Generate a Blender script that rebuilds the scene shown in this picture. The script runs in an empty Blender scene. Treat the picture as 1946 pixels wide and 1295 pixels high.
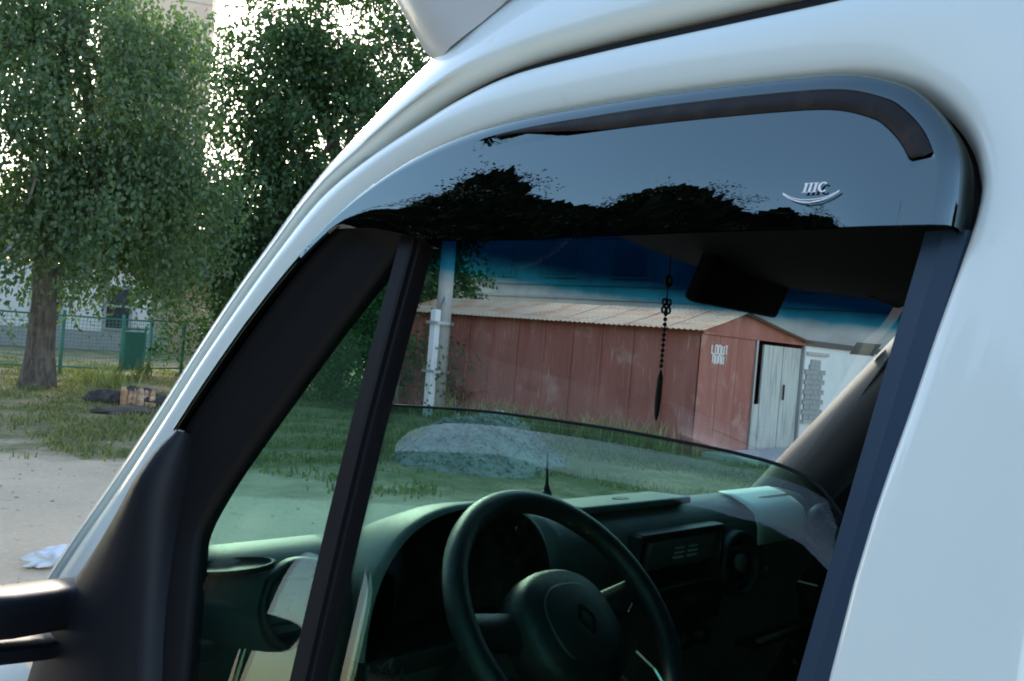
import bpy, bmesh, math, random
from mathutils import Vector, Matrix
import numpy as np
R = math.radians
random.seed(4)
sc = bpy.context.scene

# ------------------------------------------------------------------ camera
CAM = Vector((0, 0, 1.7))
cam_d = bpy.data.cameras.new('camera'); cam = bpy.data.objects.new('camera', cam_d)
sc.collection.objects.link(cam); sc.camera = cam
cam_d.sensor_width = 36; cam_d.lens = 36 * 1800 / 1946; cam_d.clip_start = .02; cam_d.clip_end = 800
_a, _ro = R(46.2), R(5)
_f = Vector((math.cos(_a), -math.sin(_a), 0)); _r = Vector((-math.sin(_a), -math.cos(_a), 0)); _u = Vector((0, 0, 1))
_ir = math.cos(_ro) * _r + math.sin(_ro) * _u; _iu = -math.sin(_ro) * _r + math.cos(_ro) * _u
cam.matrix_world = Matrix(((_ir.x, _iu.x, -_f.x, CAM.x), (_ir.y, _iu.y, -_f.y, CAM.y), (_ir.z, _iu.z, -_f.z, CAM.z), (0, 0, 0, 1)))

# ------------------------------------------------------------------ sky and sun (low evening sun behind the trees)
SUN_AZ, SUN_EL = R(-29), R(22)            # azimuth from +X towards +Y
world = bpy.data.worlds.new('World'); sc.world = world; world.use_nodes = True
wn = world.node_tree; bg = wn.nodes['Background']
sky = wn.nodes.new('ShaderNodeTexSky'); sky.sky_type = 'NISHITA'; sky.sun_disc = False
sky.sun_elevation = SUN_EL; sky.sun_rotation = math.pi / 2 - SUN_AZ
sky.air_density = 1.0; sky.dust_density = .7; sky.ozone_density = .8
wn.links.new(sky.outputs['Color'], bg.inputs['Color']); bg.inputs['Strength'].default_value = .13
sd = bpy.data.lights.new('sun', 'SUN'); sun = bpy.data.objects.new('sun', sd); sc.collection.objects.link(sun)
sd.energy = 1.5; sd.angle = R(12); sd.color = (1, .9, .76)
_sv = Vector((math.cos(SUN_EL) * math.cos(SUN_AZ), math.cos(SUN_EL) * math.sin(SUN_AZ), math.sin(SUN_EL)))
sun.rotation_euler = _sv.to_track_quat('Z', 'Y').to_euler()
sc.view_settings.view_transform = 'Standard'; sc.view_settings.look = 'None'
sc.view_settings.exposure = 2.02; sc.view_settings.gamma = 1
sc.cycles.filter_width = 1.9; sc.cycles.max_bounces = 10; sc.cycles.transparent_max_bounces = 16; sc.cycles.caustics_reflective = False; sc.cycles.caustics_refractive = False

# ------------------------------------------------------------------ helpers
C = sc.collection
def obj(name, verts, faces, mat, parent=None, smooth=False, mats=None, fm=None):
    me = bpy.data.meshes.new(name); me.from_pydata([tuple(v) for v in verts], [], faces)
    for m in (mats or [mat]): me.materials.append(m)
    if fm is not None:
        for p, i in zip(me.polygons, fm): p.material_index = i
    if smooth:
        for p in me.polygons: p.use_smooth = True
    me.update()
    o = bpy.data.objects.new(name, me); C.objects.link(o)
    if parent: o.parent = parent
    return o
def share(src, name, parent=None):
    o = bpy.data.objects.new(name, src.data); C.objects.link(o)
    if parent: o.parent = parent
    return o
def empty(name, loc=(0, 0, 0)):
    o = bpy.data.objects.new(name, None); C.objects.link(o); o.location = loc; o.empty_display_size = .1; return o
def tag(o, label=None, cat=None, group=None, kind=None):
    if label: o['label'] = label
    if cat: o['category'] = cat
    if group: o['group'] = group
    if kind: o['kind'] = kind
    return o
class MB:
    def __init__(s): s.v = []; s.f = []
    def add(s, v, f):
        n = len(s.v); s.v += [tuple(p) for p in v]; s.f += [tuple(i + n for i in q) for q in f]; return s
    def box(s, c, d, rot=None, bev=0):
        hx, hy, hz = d[0] / 2, d[1] / 2, d[2] / 2
        M = rot or Matrix.Identity(3); c = Vector(c)
        if bev <= 0:
            P = [(x * hx, y * hy, z * hz) for x in (-1, 1) for y in (-1, 1) for z in (-1, 1)]
            return s.add([c + M @ Vector(p) for p in P], [(0, 1, 3, 2), (4, 6, 7, 5), (0, 4, 5, 1), (2, 3, 7, 6), (0, 2, 6, 4), (1, 5, 7, 3)])
        bm = bmesh.new(); bmesh.ops.create_cube(bm, size=1)
        for v in bm.verts: v.co = Vector((v.co.x * 2 * hx, v.co.y * 2 * hy, v.co.z * 2 * hz))
        bmesh.ops.bevel(bm, geom=bm.edges[:], offset=bev, segments=3, profile=.6, affect='EDGES')
        bm.verts.index_update()
        s.add([c + M @ v.co for v in bm.verts], [[v.index for v in f.verts] for f in bm.faces]); bm.free(); return s
    def loft(s, rows, closed=False):
        n = len(rows[0]); f = []
        for i in range(len(rows) - 1):
            for j in range(n if closed else n - 1):
                k = (j + 1) % n; f.append((i * n + j, i * n + k, (i + 1) * n + k, (i + 1) * n + j))
        return s.add([p for r in rows for p in r], f)
    def tube(s, pts, rad, n=8, cap=True):
        pts = [Vector(p) for p in pts]; rows = []; up = None
        for i, p in enumerate(pts):
            t = (pts[min(i + 1, len(pts) - 1)] - pts[max(i - 1, 0)]).normalized()
            if up is None: up = t.orthogonal().normalized()
            up = (up - t * up.dot(t)).normalized(); b = t.cross(up)
            r = rad[i] if isinstance(rad, (list, tuple)) else rad
            rows.append([p + r * (math.cos(2 * math.pi * k / n) * up + math.sin(2 * math.pi * k / n) * b) for k in range(n)])
        b0 = len(s.v); s.loft(rows, True)
        if cap:
            s.f.append(tuple(b0 + k for k in range(n))[::-1]); e = b0 + (len(rows) - 1) * n; s.f.append(tuple(e + k for k in range(n)))
        return s
    def lathe(s, c, axis, prof, n=32, ref=None, sy=1.):
        axis = Vector(axis).normalized(); u = Vector(ref) if ref else axis.orthogonal(); u = (u - axis * u.dot(axis)).normalized(); w = axis.cross(u); c = Vector(c)
        rows = [[c + axis * h + r * (math.cos(2 * math.pi * k / n) * u + sy * math.sin(2 * math.pi * k / n) * w) for k in range(n)] for r, h in prof]
        return s.loft(rows, True)
    def build(s, name, mat, parent=None, smooth=False): return obj(name, s.v, s.f, mat, parent, smooth)
def solid(o, t, off=0):
    m = o.modifiers.new('thickness', 'SOLIDIFY'); m.thickness = t; m.offset = off; return o
def bevel(o, w, seg=2):
    m = o.modifiers.new('bevel', 'BEVEL'); m.width = w; m.segments = seg; m.limit_method = 'ANGLE'; m.angle_limit = R(35); return o
def cr(P, k):
    P = [np.array(p, float) for p in P]; out = []
    for i in range(len(P) - 1):
        p0 = P[i - 1] if i else 2 * P[0] - P[1]; p1, p2 = P[i], P[i + 1]; p3 = P[i + 2] if i + 2 < len(P) else 2 * P[-1] - P[-2]
        for j in range(k):
            t = j / k; out.append(.5 * (2 * p1 + (p2 - p0) * t + (2 * p0 - 5 * p1 + 4 * p2 - p3) * t * t + (3 * p1 - p0 - 3 * p2 + p3) * t ** 3))
    out.append(P[-1]); return np.array(out)
def sm(x, a, b): t = min(1, max(0, (x - a) / (b - a))); return t * t * (3 - 2 * t)
def nz(p, s=1., seed=0):
    from mathutils import noise
    return noise.noise(Vector((p[0] * s + seed * 7.3, p[1] * s - seed * 3.1, p[2] * s + seed)))

# ------------------------------------------------------------------ materials
def mat(name, col, rough=.5, metal=0, spec=.5, coat=0, noise=None, bump=None, trans=0):
    """noise = (scale, colour2, lo, hi); bump = (scale, strength)"""
    m = bpy.data.materials.new(name); m.use_nodes = True; nt = m.node_tree; b = nt.nodes['Principled BSDF']
    b.inputs['Base Color'].default_value = (*col, 1); b.inputs['Roughness'].default_value = rough; b.inputs['Metallic'].default_value = metal
    b.inputs['Specular IOR Level'].default_value = spec; b.inputs['Coat Weight'].default_value = coat; b.inputs['Coat Roughness'].default_value = .03
    tc = nt.nodes.new('ShaderNodeTexCoord')
    if noise:
        layers = noise if isinstance(noise, list) else [noise]
        prev = None
        for sc_, c2, lo, hi in layers:
            n = nt.nodes.new('ShaderNodeTexNoise'); n.inputs['Detail'].default_value = 6; n.inputs['Roughness'].default_value = .6
            if isinstance(sc_, (tuple, list)):
                mp = nt.nodes.new('ShaderNodeMapping'); mp.inputs['Scale'].default_value = sc_; nt.links.new(tc.outputs['Object'], mp.inputs['Vector'])
                nt.links.new(mp.outputs['Vector'], n.inputs['Vector']); n.inputs['Scale'].default_value = 1
            else:
                n.inputs['Scale'].default_value = sc_; nt.links.new(tc.outputs['Object'], n.inputs['Vector'])
            mr = nt.nodes.new('ShaderNodeMapRange'); mr.inputs[1].default_value = lo; mr.inputs[2].default_value = hi; nt.links.new(n.outputs['Fac'], mr.inputs[0])
            mx = nt.nodes.new('ShaderNodeMix'); mx.data_type = 'RGBA'; nt.links.new(mr.outputs[0], mx.inputs[0])
            if prev is None: mx.inputs[6].default_value = (*col, 1)
            else: nt.links.new(prev, mx.inputs[6])
            mx.inputs[7].default_value = (*c2, 1); prev = mx.outputs[2]
        nt.links.new(prev, b.inputs['Base Color'])
    if bump:
        n = nt.nodes.new('ShaderNodeTexNoise'); n.inputs['Scale'].default_value = bump[0]; n.inputs['Detail'].default_value = 6
        nt.links.new(tc.outputs['Object'], n.inputs['Vector'])
        bp = nt.nodes.new('ShaderNodeBump'); bp.inputs['Strength'].default_value = bump[1]; bp.inputs['Distance'].default_value = .02
        nt.links.new(n.outputs['Fac'], bp.inputs['Height']); nt.links.new(bp.outputs['Normal'], b.inputs['Normal'])
    return m
def glass(name, tint, ior=1.5, band=None, gloss=(1, 1, 1)):
    m = bpy.data.materials.new(name); m.use_nodes = True; nt = m.node_tree; nt.nodes.clear()
    o = nt.nodes.new('ShaderNodeOutputMaterial'); t = nt.nodes.new('ShaderNodeBsdfTransparent'); g = nt.nodes.new('ShaderNodeBsdfGlossy')
    g.inputs['Roughness'].default_value = 0.0; g.inputs['Color'].default_value = (*gloss, 1)
    x = nt.nodes.new('ShaderNodeMixShader'); f0 = ((ior - 1) / (ior + 1)) ** 2       # Schlick, the same from both sides of the pane
    ge = nt.nodes.new('ShaderNodeNewGeometry'); dt = nt.nodes.new('ShaderNodeVectorMath'); dt.operation = 'DOT_PRODUCT'
    nt.links.new(ge.outputs['Incoming'], dt.inputs[0]); nt.links.new(ge.outputs['Normal'], dt.inputs[1])
    def mth(op, a, b_=None):
        q = nt.nodes.new('ShaderNodeMath'); q.operation = op
        for k, v in ((0, a), (1, b_)):
            if v is None: continue
            if isinstance(v, (int, float)): q.inputs[k].default_value = v
            else: nt.links.new(v, q.inputs[k])
        return q
    f = mth('ADD', mth('MULTIPLY', mth('POWER', mth('SUBTRACT', 1.0, mth('ABSOLUTE', dt.outputs['Value']).outputs[0]).outputs[0], 5.0).outputs[0], 1 - f0).outputs[0], f0)
    t.inputs['Color'].default_value = (*tint, 1)
    if band:   # band: (z_low, z_high, colour) a shade band dyed into the top of the pane
        tc = nt.nodes.new('ShaderNodeTexCoord'); s = nt.nodes.new('ShaderNodeSeparateXYZ'); mr = nt.nodes.new('ShaderNodeMapRange'); mr.interpolation_type = 'SMOOTHSTEP'
        n = nt.nodes.new('ShaderNodeTexNoise'); n.inputs['Scale'].default_value = 14; ad = nt.nodes.new('ShaderNodeMath'); ad.operation = 'MULTIPLY_ADD'; ad.inputs[1].default_value = .012
        nt.links.new(tc.outputs['Object'], n.inputs['Vector']); nt.links.new(tc.outputs['Object'], s.inputs[0])
        nt.links.new(n.outputs['Fac'], ad.inputs[0]); nt.links.new(s.outputs['Z'], ad.inputs[2]); nt.links.new(ad.outputs[0], mr.inputs[0])
        mr.inputs[1].default_value = band[0]; mr.inputs[2].default_value = band[1]
        rp = nt.nodes.new('ShaderNodeValToRGB'); e = rp.color_ramp.elements; e[0].color = (*tint, 1); e[1].color = (*band[3], 1); k = e.new(.45); k.color = (*band[2], 1)
        nt.links.new(mr.outputs[0], rp.inputs[0]); nt.links.new(rp.outputs[0], t.inputs['Color'])
    nt.links.new(f.outputs[0], x.inputs[0]); nt.links.new(t.outputs[0], x.inputs[1]); nt.links.new(g.outputs[0], x.inputs[2]); nt.links.new(x.outputs[0], o.inputs[0])
    return m
def leafmat(name, c1, c2, tr=.45):
    m = bpy.data.materials.new(name); m.use_nodes = True; nt = m.node_tree; nt.nodes.clear()
    o = nt.nodes.new('ShaderNodeOutputMaterial'); ge = nt.nodes.new('ShaderNodeNewGeometry')
    rp = nt.nodes.new('ShaderNodeValToRGB'); rp.color_ramp.elements[0].color = (*c1, 1); rp.color_ramp.elements[1].color = (*c2, 1)
    nt.links.new(ge.outputs['Random Per Island'], rp.inputs[0])
    d = nt.nodes.new('ShaderNodeBsdfPrincipled'); d.inputs['Roughness'].default_value = .55; d.inputs['Specular IOR Level'].default_value = .35
    t = nt.nodes.new('ShaderNodeBsdfTranslucent'); x = nt.nodes.new('ShaderNodeMixShader'); x.inputs[0].default_value = tr
    mu = nt.nodes.new('ShaderNodeMix'); mu.data_type = 'RGBA'; mu.blend_type = 'MULTIPLY'; mu.inputs[0].default_value = 1; mu.inputs[7].default_value = (1.5, 1.7, .7, 1)
    nt.links.new(rp.outputs[0], d.inputs['Base Color']); nt.links.new(rp.outputs[0], mu.inputs[6]); nt.links.new(mu.outputs[2], t.inputs['Color'])
    nt.links.new(d.outputs[0], x.inputs[1]); nt.links.new(t.outputs[0], x.inputs[2]); nt.links.new(x.outputs[0], o.inputs[0]); return m

M = {}
M['white'] = mat('white_van_paint', (.73, .84, .815), .30, coat=.7, noise=[(3.0, (.72, .805, .77), .45, .75), (26., (.67, .73, .69), .66, .8), (160., (.5, .52, .48), .74, .80)])
M['fairing'] = mat('fairing_gelcoat', (.50, .52, .51), .4, coat=.2, noise=(5, (.55, .57, .56), .4, .8))
M['seal'] = mat('rubber_seal', (.007, .0075, .009), .7, spec=.25)
M['blackpl'] = mat('black_plastic', (.009, .0105, .014), .47, spec=.25, bump=(900, .05))
M['tape'] = mat('brown_black_tape', (.016, .015, .016), .6, spec=.25, noise=(60, (.035, .031, .028), .5, .75))
M['pillartape'] = mat('blue_black_pillar_film', (.013, .036, .068), .42, spec=.5)
M['dividersatin'] = mat('satin_divider', (.008, .009, .012), .5, spec=.15)
M['glossblk'] = mat('gloss_black_trim', (.010, .012, .018), .16, spec=.8, coat=.5)
M['interior'] = mat('dark_interior_trim', (.006, .0065, .007), .85, spec=.15)
M['dash'] = mat('grey_dash_plastic', (.15, .16, .155), .5, bump=(700, .12), noise=(9, (.125, .135, .13), .4, .7))
M['dashdark'] = mat('dark_dash_plastic', (.025, .027, .028), .5, bump=(700, .1))
M['frameblk'] = mat('black_frame_rubber', (.008, .009, .010), .5, spec=.12, bump=(500, .1))
M['pillartrim'] = mat('grey_pillar_trim', (.032, .038, .041), .6)
M['cave'] = mat('instrument_black', (.006, .006, .007), .6)
M['leather'] = mat('wheel_leather', (.02, .021, .022), .42, bump=(600, .15))
M['chrome'] = mat('chrome', (.7, .7, .72), .18, 1)
M['mirrorglass'] = mat('mirror_glass', (.6, .62, .64), .01, 1)
M['paper'] = mat('white_paper', (.75, .76, .76), .8)
M['padpaper'] = mat('pale_blue_film', (.70, .77, .78), .5)
M['acrylic'] = glass('smoked_acrylic', (.030, .032, .036), 2.3, gloss=(.80, 1, 1))
M['doorglass'] = glass('green_door_glass', (.62, .825, .75), 1.52)
M['screen'] = glass('windscreen_glass', (.93, .97, .95), 1.75, band=(1.772, 1.835, (.035, .32, .46), (.002, .022, .07)))
M['bark'] = mat('elm_bark', (.17, .13, .10), .9, noise=[((18, 18, 3), (.08, .062, .05), .4, .6), (3, (.25, .20, .15), .5, .75)], bump=((60), .9))
M['leafA'] = leafmat('elm_leaf', (.06, .105, .06), (.17, .235, .125))
M['leafB'] = leafmat('dark_leaf', (.025, .06, .03), (.075, .135, .05), .35)
M['needle'] = mat('dark_needle_mass', (.010, .014, .009), 1., spec=0)  # near-black so crowns read as backlit silhouettes; the shade is in the colour
M['leafD'] = leafmat('dark_spruce_leaf', (.008, .013, .008), (.016, .025, .012), .1)  # leaves of the same trees, backlit darkness put into their colour
M['leafC'] = leafmat('shrub_leaf', (.03, .08, .03), (.08, .16, .05))
M['grass'] = leafmat('grass_blade', (.09, .125, .045), (.32, .29, .14), .35)
M['weed'] = leafmat('weed_stalk', (.16, .20, .07), (.42, .42, .18), .3)
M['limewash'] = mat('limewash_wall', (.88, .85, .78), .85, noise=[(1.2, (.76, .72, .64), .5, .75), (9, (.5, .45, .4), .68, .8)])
M['limeshade'] = mat('ochre_wall', (.5, .42, .30), .9, noise=(2, (.42, .36, .27), .4, .7))  # ochre side of the cottage, its shade worked into the colour
M['pinkwall'] = mat('pink_panel_wall', (.60, .47, .38), .9, noise=(.8, (.52, .41, .34), .4, .7))
M['roofdark'] = mat('dark_roof', (.10, .085, .08), .8)
M['greenpaint'] = mat('green_fence_paint', (.08, .28, .21), .6, noise=(20, (.12, .33, .26), .45, .7))
M['redwall'] = mat('red_shed_paint', (.29, .095, .068), .8, noise=[((3, 3, .5), (.34, .13, .095), .4, .65), ((25, 25, 2), (.50, .38, .31), .6, .78), (1.5, (.42, .25, .20), .58, .74), (2.6, (.25, .095, .075), .58, .8)])
M['rustroof'] = mat('rusty_tin', (.38, .27, .16), .75, .0, noise=[(1.6, (.33, .15, .06), .48, .62), ((1, 12, 12), (.44, .38, .28), .52, .7)])
M['greydoor'] = mat('grey_timber_door', (.48, .48, .43), .8, noise=((14, 14, 1.2), (.28, .28, .26), .45, .7))
M['whitewall'] = mat('white_plaster', (.68, .69, .67), .85, noise=[(1.5, (.6, .6, .57), .5, .75), (8, (.5, .48, .44), .7, .8)])
M['greybrick'] = mat('whitewashed_brick', (.34, .345, .33), .85, noise=(9, (.26, .27, .26), .4, .7))
M['concrete'] = mat('concrete', (.42, .41, .39), .9, noise=[(4, (.34, .33, .31), .45, .7), (30, (.5, .49, .46), .6, .75)], bump=(40, .4))
M['metalwire'] = mat('galvanised', (.35, .36, .36), .45, .6)
M['gravel'] = mat('gravel', (.27, .265, .25), .9, noise=[(14, (.17, .165, .155), .45, .6), (40, (.36, .355, .34), .55, .65)], bump=(35, 1.))
M['char'] = mat('charred_wood', (.045, .038, .034), .9, noise=(8, (.12, .095, .08), .45, .65), bump=(20, .8))
M['freshwood'] = mat('split_orange_wood', (.42, .22, .11), .8, noise=((4, 4, 20), (.6, .42, .28), .45, .65))
M['rag'] = mat('white_cloth', (.72, .73, .74), .8)
M['windowdark'] = mat('window_pane', (.06, .075, .08), .12)
M['windowframe'] = mat('window_frame_paint', (.42, .44, .42), .6)
M['letter'] = mat('white_lettering', (.85, .86, .88), .4)
M['graffiti'] = mat('chalky_white_paint', (.70, .68, .62), .9)
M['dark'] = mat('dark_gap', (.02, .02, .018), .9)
M['paleglass'] = mat('dusty_pane', (.30, .29, .27), .3)
M['beige'] = mat('beige_block_wall', (.55, .50, .42), .9, noise=(1.2, (.38, .35, .30), .4, .7))
M['gritstone'] = mat('warm_grit', (.46, .38, .28), .9)
M['soil'] = mat('litter_brown', (.12, .09, .07), .95)

# ground: beige dirt with worn grass mixed in by place and noise
def ground_mat():
    m = bpy.data.materials.new('dirt_and_turf'); m.use_nodes = True; nt = m.node_tree; b = nt.nodes['Principled BSDF']; L = nt.links.new; N = nt.nodes.new
    b.inputs['Roughness'].default_value = .95; b.inputs['Specular IOR Level'].default_value = .15
    tc = N('ShaderNodeTexCoord')
    def noise(s, d=8, r=.6):
        n = N('ShaderNodeTexNoise'); n.inputs['Scale'].default_value = s; n.inputs['Detail'].default_value = d; n.inputs['Roughness'].default_value = r; L(tc.outputs['Object'], n.inputs['Vector']); return n.outputs['Fac']
    def mix(f, a, c):
        x = N('ShaderNodeMix'); x.data_type = 'RGBA'; L(f, x.inputs[0])
        for k, v in ((6, a), (7, c)):
            if isinstance(v, tuple): x.inputs[k].default_value = (*v, 1)
            else: L(v, x.inputs[k])
        return x.outputs[2]
    def rng(f, lo, hi, a=0, z=1):
        r = N('ShaderNodeMapRange'); L(f, r.inputs[0]); r.inputs[1].default_value = lo; r.inputs[2].default_value = hi; r.inputs[3].default_value = a; r.inputs[4].default_value = z; return r.outputs[0]
    dirt = mix(rng(noise(.9), .35, .7), (.69, .51, .33), (.57, .43, .285))
    dirt = mix(rng(noise(18), .5, .75), dirt, (.74, .56, .385))
    dirt = mix(rng(noise(5), .62, .72), dirt, (.32, .27, .22))
    turf = mix(rng(noise(1.1), .4, .62), (.15, .165, .06), (.38, .28, .16))
    turf = mix(rng(noise(14), .45, .7), turf, (.11, .13, .055))
    # distance ahead of the lot edge (a line across the lot) decides dirt or turf
    s = N('ShaderNodeSeparateXYZ'); L(tc.outputs['Object'], s.inputs[0])
    def m2(op, a, c):
        x = N('ShaderNodeMath'); x.operation = op
        for k, v in ((0, a), (1, c)):
            if isinstance(v, (int, float)): x.inputs[k].default_value = v
            else: L(v, x.inputs[k])
        return x.outputs[0]
    e = m2('SUBTRACT', m2('MULTIPLY', s.outputs['X'], .62), m2('MULTIPLY', s.outputs['Y'], .72))   # metres out along the lot diagonal
    e = m2('ADD', e, m2('MULTIPLY', m2('SUBTRACT', noise(.35, 4), .5), 6.))
    e = m2('ADD', e, m2('MULTIPLY', m2('SUBTRACT', noise(2.5, 6), .5), 2.2))
    g = rng(e, 9.2, 10.6)
    L(mix(g, dirt, turf), b.inputs['Base Color'])
    bp = N('ShaderNodeBump'); bp.inputs['Strength'].default_value = .5; bp.inputs['Distance'].default_value = .03; L(noise(25), bp.inputs['Height']); L(bp.outputs[0], b.inputs['Normal'])
    return m
M['ground'] = ground_mat()

# ------------------------------------------------------------------ ground
def ground():
    xs = sorted(set([-300, -150, -80, -40] + [round(-20 + .8 * i, 3) for i in range(76)] + [60, 90, 150, 400])); ys = sorted(set([-400, -150, -90, -60] + [round(-40 + .8 * i, 3) for i in range(76)] + [40, 60, 120, 300]))
    def h(x, y):
        d = math.hypot(x, y); k = min(1, max(0, (d - 4) / 8)) * (1 if d < 60 else 0)
        return k * (.06 * nz((x, y, 0), .35) + .03 * nz((x, y, 0), 1.1, 2))
    v = [(x, y, h(x, y)) for y in ys for x in xs]; n = len(xs)
    f = [(j * n + i, j * n + i + 1, (j + 1) * n + i + 1, (j + 1) * n + i) for j in range(len(ys) - 1) for i in range(n - 1)]
    tag(obj('ground', v, f, M['ground'], smooth=True), kind='structure')
ground()
tag(MB().box((7.0, -16.6, .03), (3.6, 5.0, .1), bev=.01).build('concrete_apron', M['concrete']), kind='structure')

# ------------------------------------------------------------------ vegetation
def leaves_mesh(pts, dirs, size, rng, aspect=.55):
    """one folded rhombus leaf for each point; pts, dirs numpy arrays"""
    n = len(pts); s = size * rng.uniform(.65, 1.3, (n, 1)); d = dirs + rng.normal(size=(n, 3)) * .45; d /= np.linalg.norm(d, axis=1, keepdims=True)
    q = rng.normal(size=(n, 3)); w = np.cross(d, q); w /= np.linalg.norm(w, axis=1, keepdims=True); nn = np.cross(d, w)
    a = pts; b = pts + d * s * .5 + w * s * aspect * .5 + nn * s * .08; c = pts + d * s; e = pts + d * s * .5 - w * s * aspect * .5 + nn * s * .08
    V = np.stack([a, b, c, e], 1).reshape(-1, 3); F = np.arange(4 * n).reshape(n, 4)
    return V, F
def np_obj(name, V, F, m, parent=None):
    me = bpy.data.meshes.new(name); k = F.shape[1]
    me.vertices.add(len(V)); me.vertices.foreach_set('co', V.astype(np.float32).ravel())
    me.loops.add(F.size); me.loops.foreach_set('vertex_index', F.astype(np.int32).ravel())
    me.polygons.add(len(F)); me.polygons.foreach_set('loop_start', np.arange(0, F.size, k, dtype=np.int32)); me.polygons.foreach_set('loop_total', np.full(len(F), k, np.int32))
    me.materials.append(m); me.update(); me.validate()
    o = bpy.data.objects.new(name, me); C.objects.link(o)
    if parent: o.parent = parent
    return o
def tree(name, label, base, hgt, r0, blobs, nstr, lps, lsize, leaf, seed, droop=.8, cat='tree', group=None, limbs=10, flare=1.35, strand=.9, shell=.55, per=34, clump=.33):
    """blobs: (dx,dy,z,rx,ry,rz) ellipsoids of foliage; strands of leaves droop from points inside them"""
    rng = np.random.default_rng(seed); root = empty(name, base); tag(root, label, cat, group)
    mb = MB(); top = hgt * .8; N = 11
    path = [(.12 * math.sin(i * .9 + seed) * (i / N), .12 * math.cos(i * 1.1 + seed) * (i / N), top * i / N) for i in range(N + 1)]
    rad = [r0 * (1 - .85 * i / N) * (flare if i == 0 else 1.08 if i == 1 else 1) for i in range(N + 1)]
    n = 22; rows = []
    dense = cr(path, 4); dr = np.interp(np.linspace(0, N, len(dense)), range(N + 1), rad)
    for k, (p, r) in enumerate(zip(dense, dr)):
        rows.append([(p[0] + r * (1 + .13 * nz((math.cos(a) * 2, math.sin(a) * 2, p[2] * .8), 1.3, seed)) * math.cos(a), p[1] + r * (1 + .13 * nz((math.cos(a) * 2, math.sin(a) * 2, p[2] * .8), 1.3, seed)) * math.sin(a), p[2] - .05) for a in np.linspace(0, 2 * math.pi, n, endpoint=False)])
    mb.loft(rows, True)
    mb.build('trunk', M['bark'], root, True)
    lm = MB()
    for i in range(limbs):
        z0 = top * rng.uniform(.3, .95); b = blobs[rng.integers(len(blobs))]; e = Vector((b[0], b[1], b[2])) + Vector([float(q) for q in rng.normal(size=3)]) * .35 * b[3]
        s = Vector((0, 0, z0)); mid = (s + e) / 2 + Vector((0, 0, .25 * (e - s).length * .5))
        pts = [Vector(p) for p in cr([s, mid, e], 4)]
        lm.tube(pts, [r0 * .42 * (1 - .85 * k / (len(pts) - 1)) for k in range(len(pts))], 6)
    lm.build('limbs', M['bark'], root, True)
    vol = np.array([b[3] * b[4] * b[5] for b in blobs]) ** .72; pr = vol / vol.sum()
    P = []; D = []; CL = []
    for k in range(max(12, nstr // per)):
        b = blobs[rng.choice(len(blobs), p=pr)]; u = rng.normal(size=3); u /= np.linalg.norm(u); r = rng.uniform(shell, 1) ** .6
        CL.append((np.array([b[0], b[1], b[2]]) + u * r * np.array(b[3:6]), u))
    for k in range(nstr):
        s, u = CL[rng.integers(len(CL))]; s = s + rng.normal(size=3) * clump * np.array([1, 1, .8])
        if s[2] < .1: continue
        hd = np.array([u[0], u[1], .35 * u[2]]); hd = hd / (np.linalg.norm(hd) + 1e-6) * (1 - droop) + np.array([0, 0, -droop]) + rng.normal(size=3) * .25; hd /= np.linalg.norm(hd)
        L = strand * rng.uniform(.4, 1.25); m_ = max(3, int(lps * L / strand)); t = np.linspace(0, 1, m_)
        q = s + np.outer(t * L, hd) + np.outer(t * t * L * .35, [0, 0, -droop]) + rng.normal(size=(m_, 3)) * .05
        P.append(q); D.append(np.tile(hd * .4 + np.array([0, 0, -.5]), (m_, 1)) + rng.normal(size=(m_, 3)) * .4)
    P = np.concatenate(P); D = np.concatenate(D); k = P[:, 2] > .04; V, F = leaves_mesh(P[k], D[k], lsize, rng)
    np_obj('crown', V, F, leaf, root); return root

tree('elm_tree', 'weeping elm with thick grey-brown trunk standing on the grass strip left of the van', (19.4, -7.0, 0), 11, .27,
     [(.2, .3, 6.0, 2.6, 2.5, 2.1), (.6, -1.2, 4.0, 2.0, 1.9, 1.5), (-.4, 1.2, 3.9, 1.9, 2.0, 1.5), (.9, .9, 8.4, 1.9, 1.9, 1.9), (-1.2, -.6, 3.6, 1.6, 1.5, 1.2), (-.4, -1.2, 4.8, 1.4, 1.4, 1.3), (.2, .2, 3.5, 1.5, 1.6, 1.0), (-.6, 2.2, 6, 1.8, 1.9, 2), (-1.0, -1.9, 4.2, 1.3, 1.3, 1.2), (-.5, -.9, 7.0, 1.4, 1.4, 1.4), (-.9, -1.5, 5.8, 1.0, 1.0, 1.0)],
     8000, 12, .12, M['leafA'], 3, droop=.72, limbs=14, per=30, clump=.30)
tree('maple_tree', 'dense dark tree behind the windscreen pillar with bright sky between its leaves', (21.6, -15.4, 0), 12, .3,
     [(0, 0, 6.5, 3.0, 2.7, 3.0), (-.3, .6, 3.6, 2.4, 2.4, 2.0), (.5, -1.6, 5.0, 2.4, 2.4, 2.4), (0, 0, 9.8, 2.6, 2.5, 2.2), (-.6, 1.7, 2.2, 1.6, 1.6, 1.4), (.3, -2.5, 2.6, 2.0, 2.2, 1.9), (.8, 2.3, 7.0, 1.0, 1.1, 1.2), (.6, 2.0, 4.9, 1.3, 1.3, 1.2), (2.2, 2.6, 3.4, 1.7, 1.7, 1.6), (1.8, 2.2, 5.4, 1.3, 1.3, 1.3), (1.3, 1.7, 9.0, 1.5, 1.5, 1.6)],
     15000, 9, .16, M['leafB'], 8, droop=.4, limbs=14, strand=.7, per=30, clump=.34)
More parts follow.
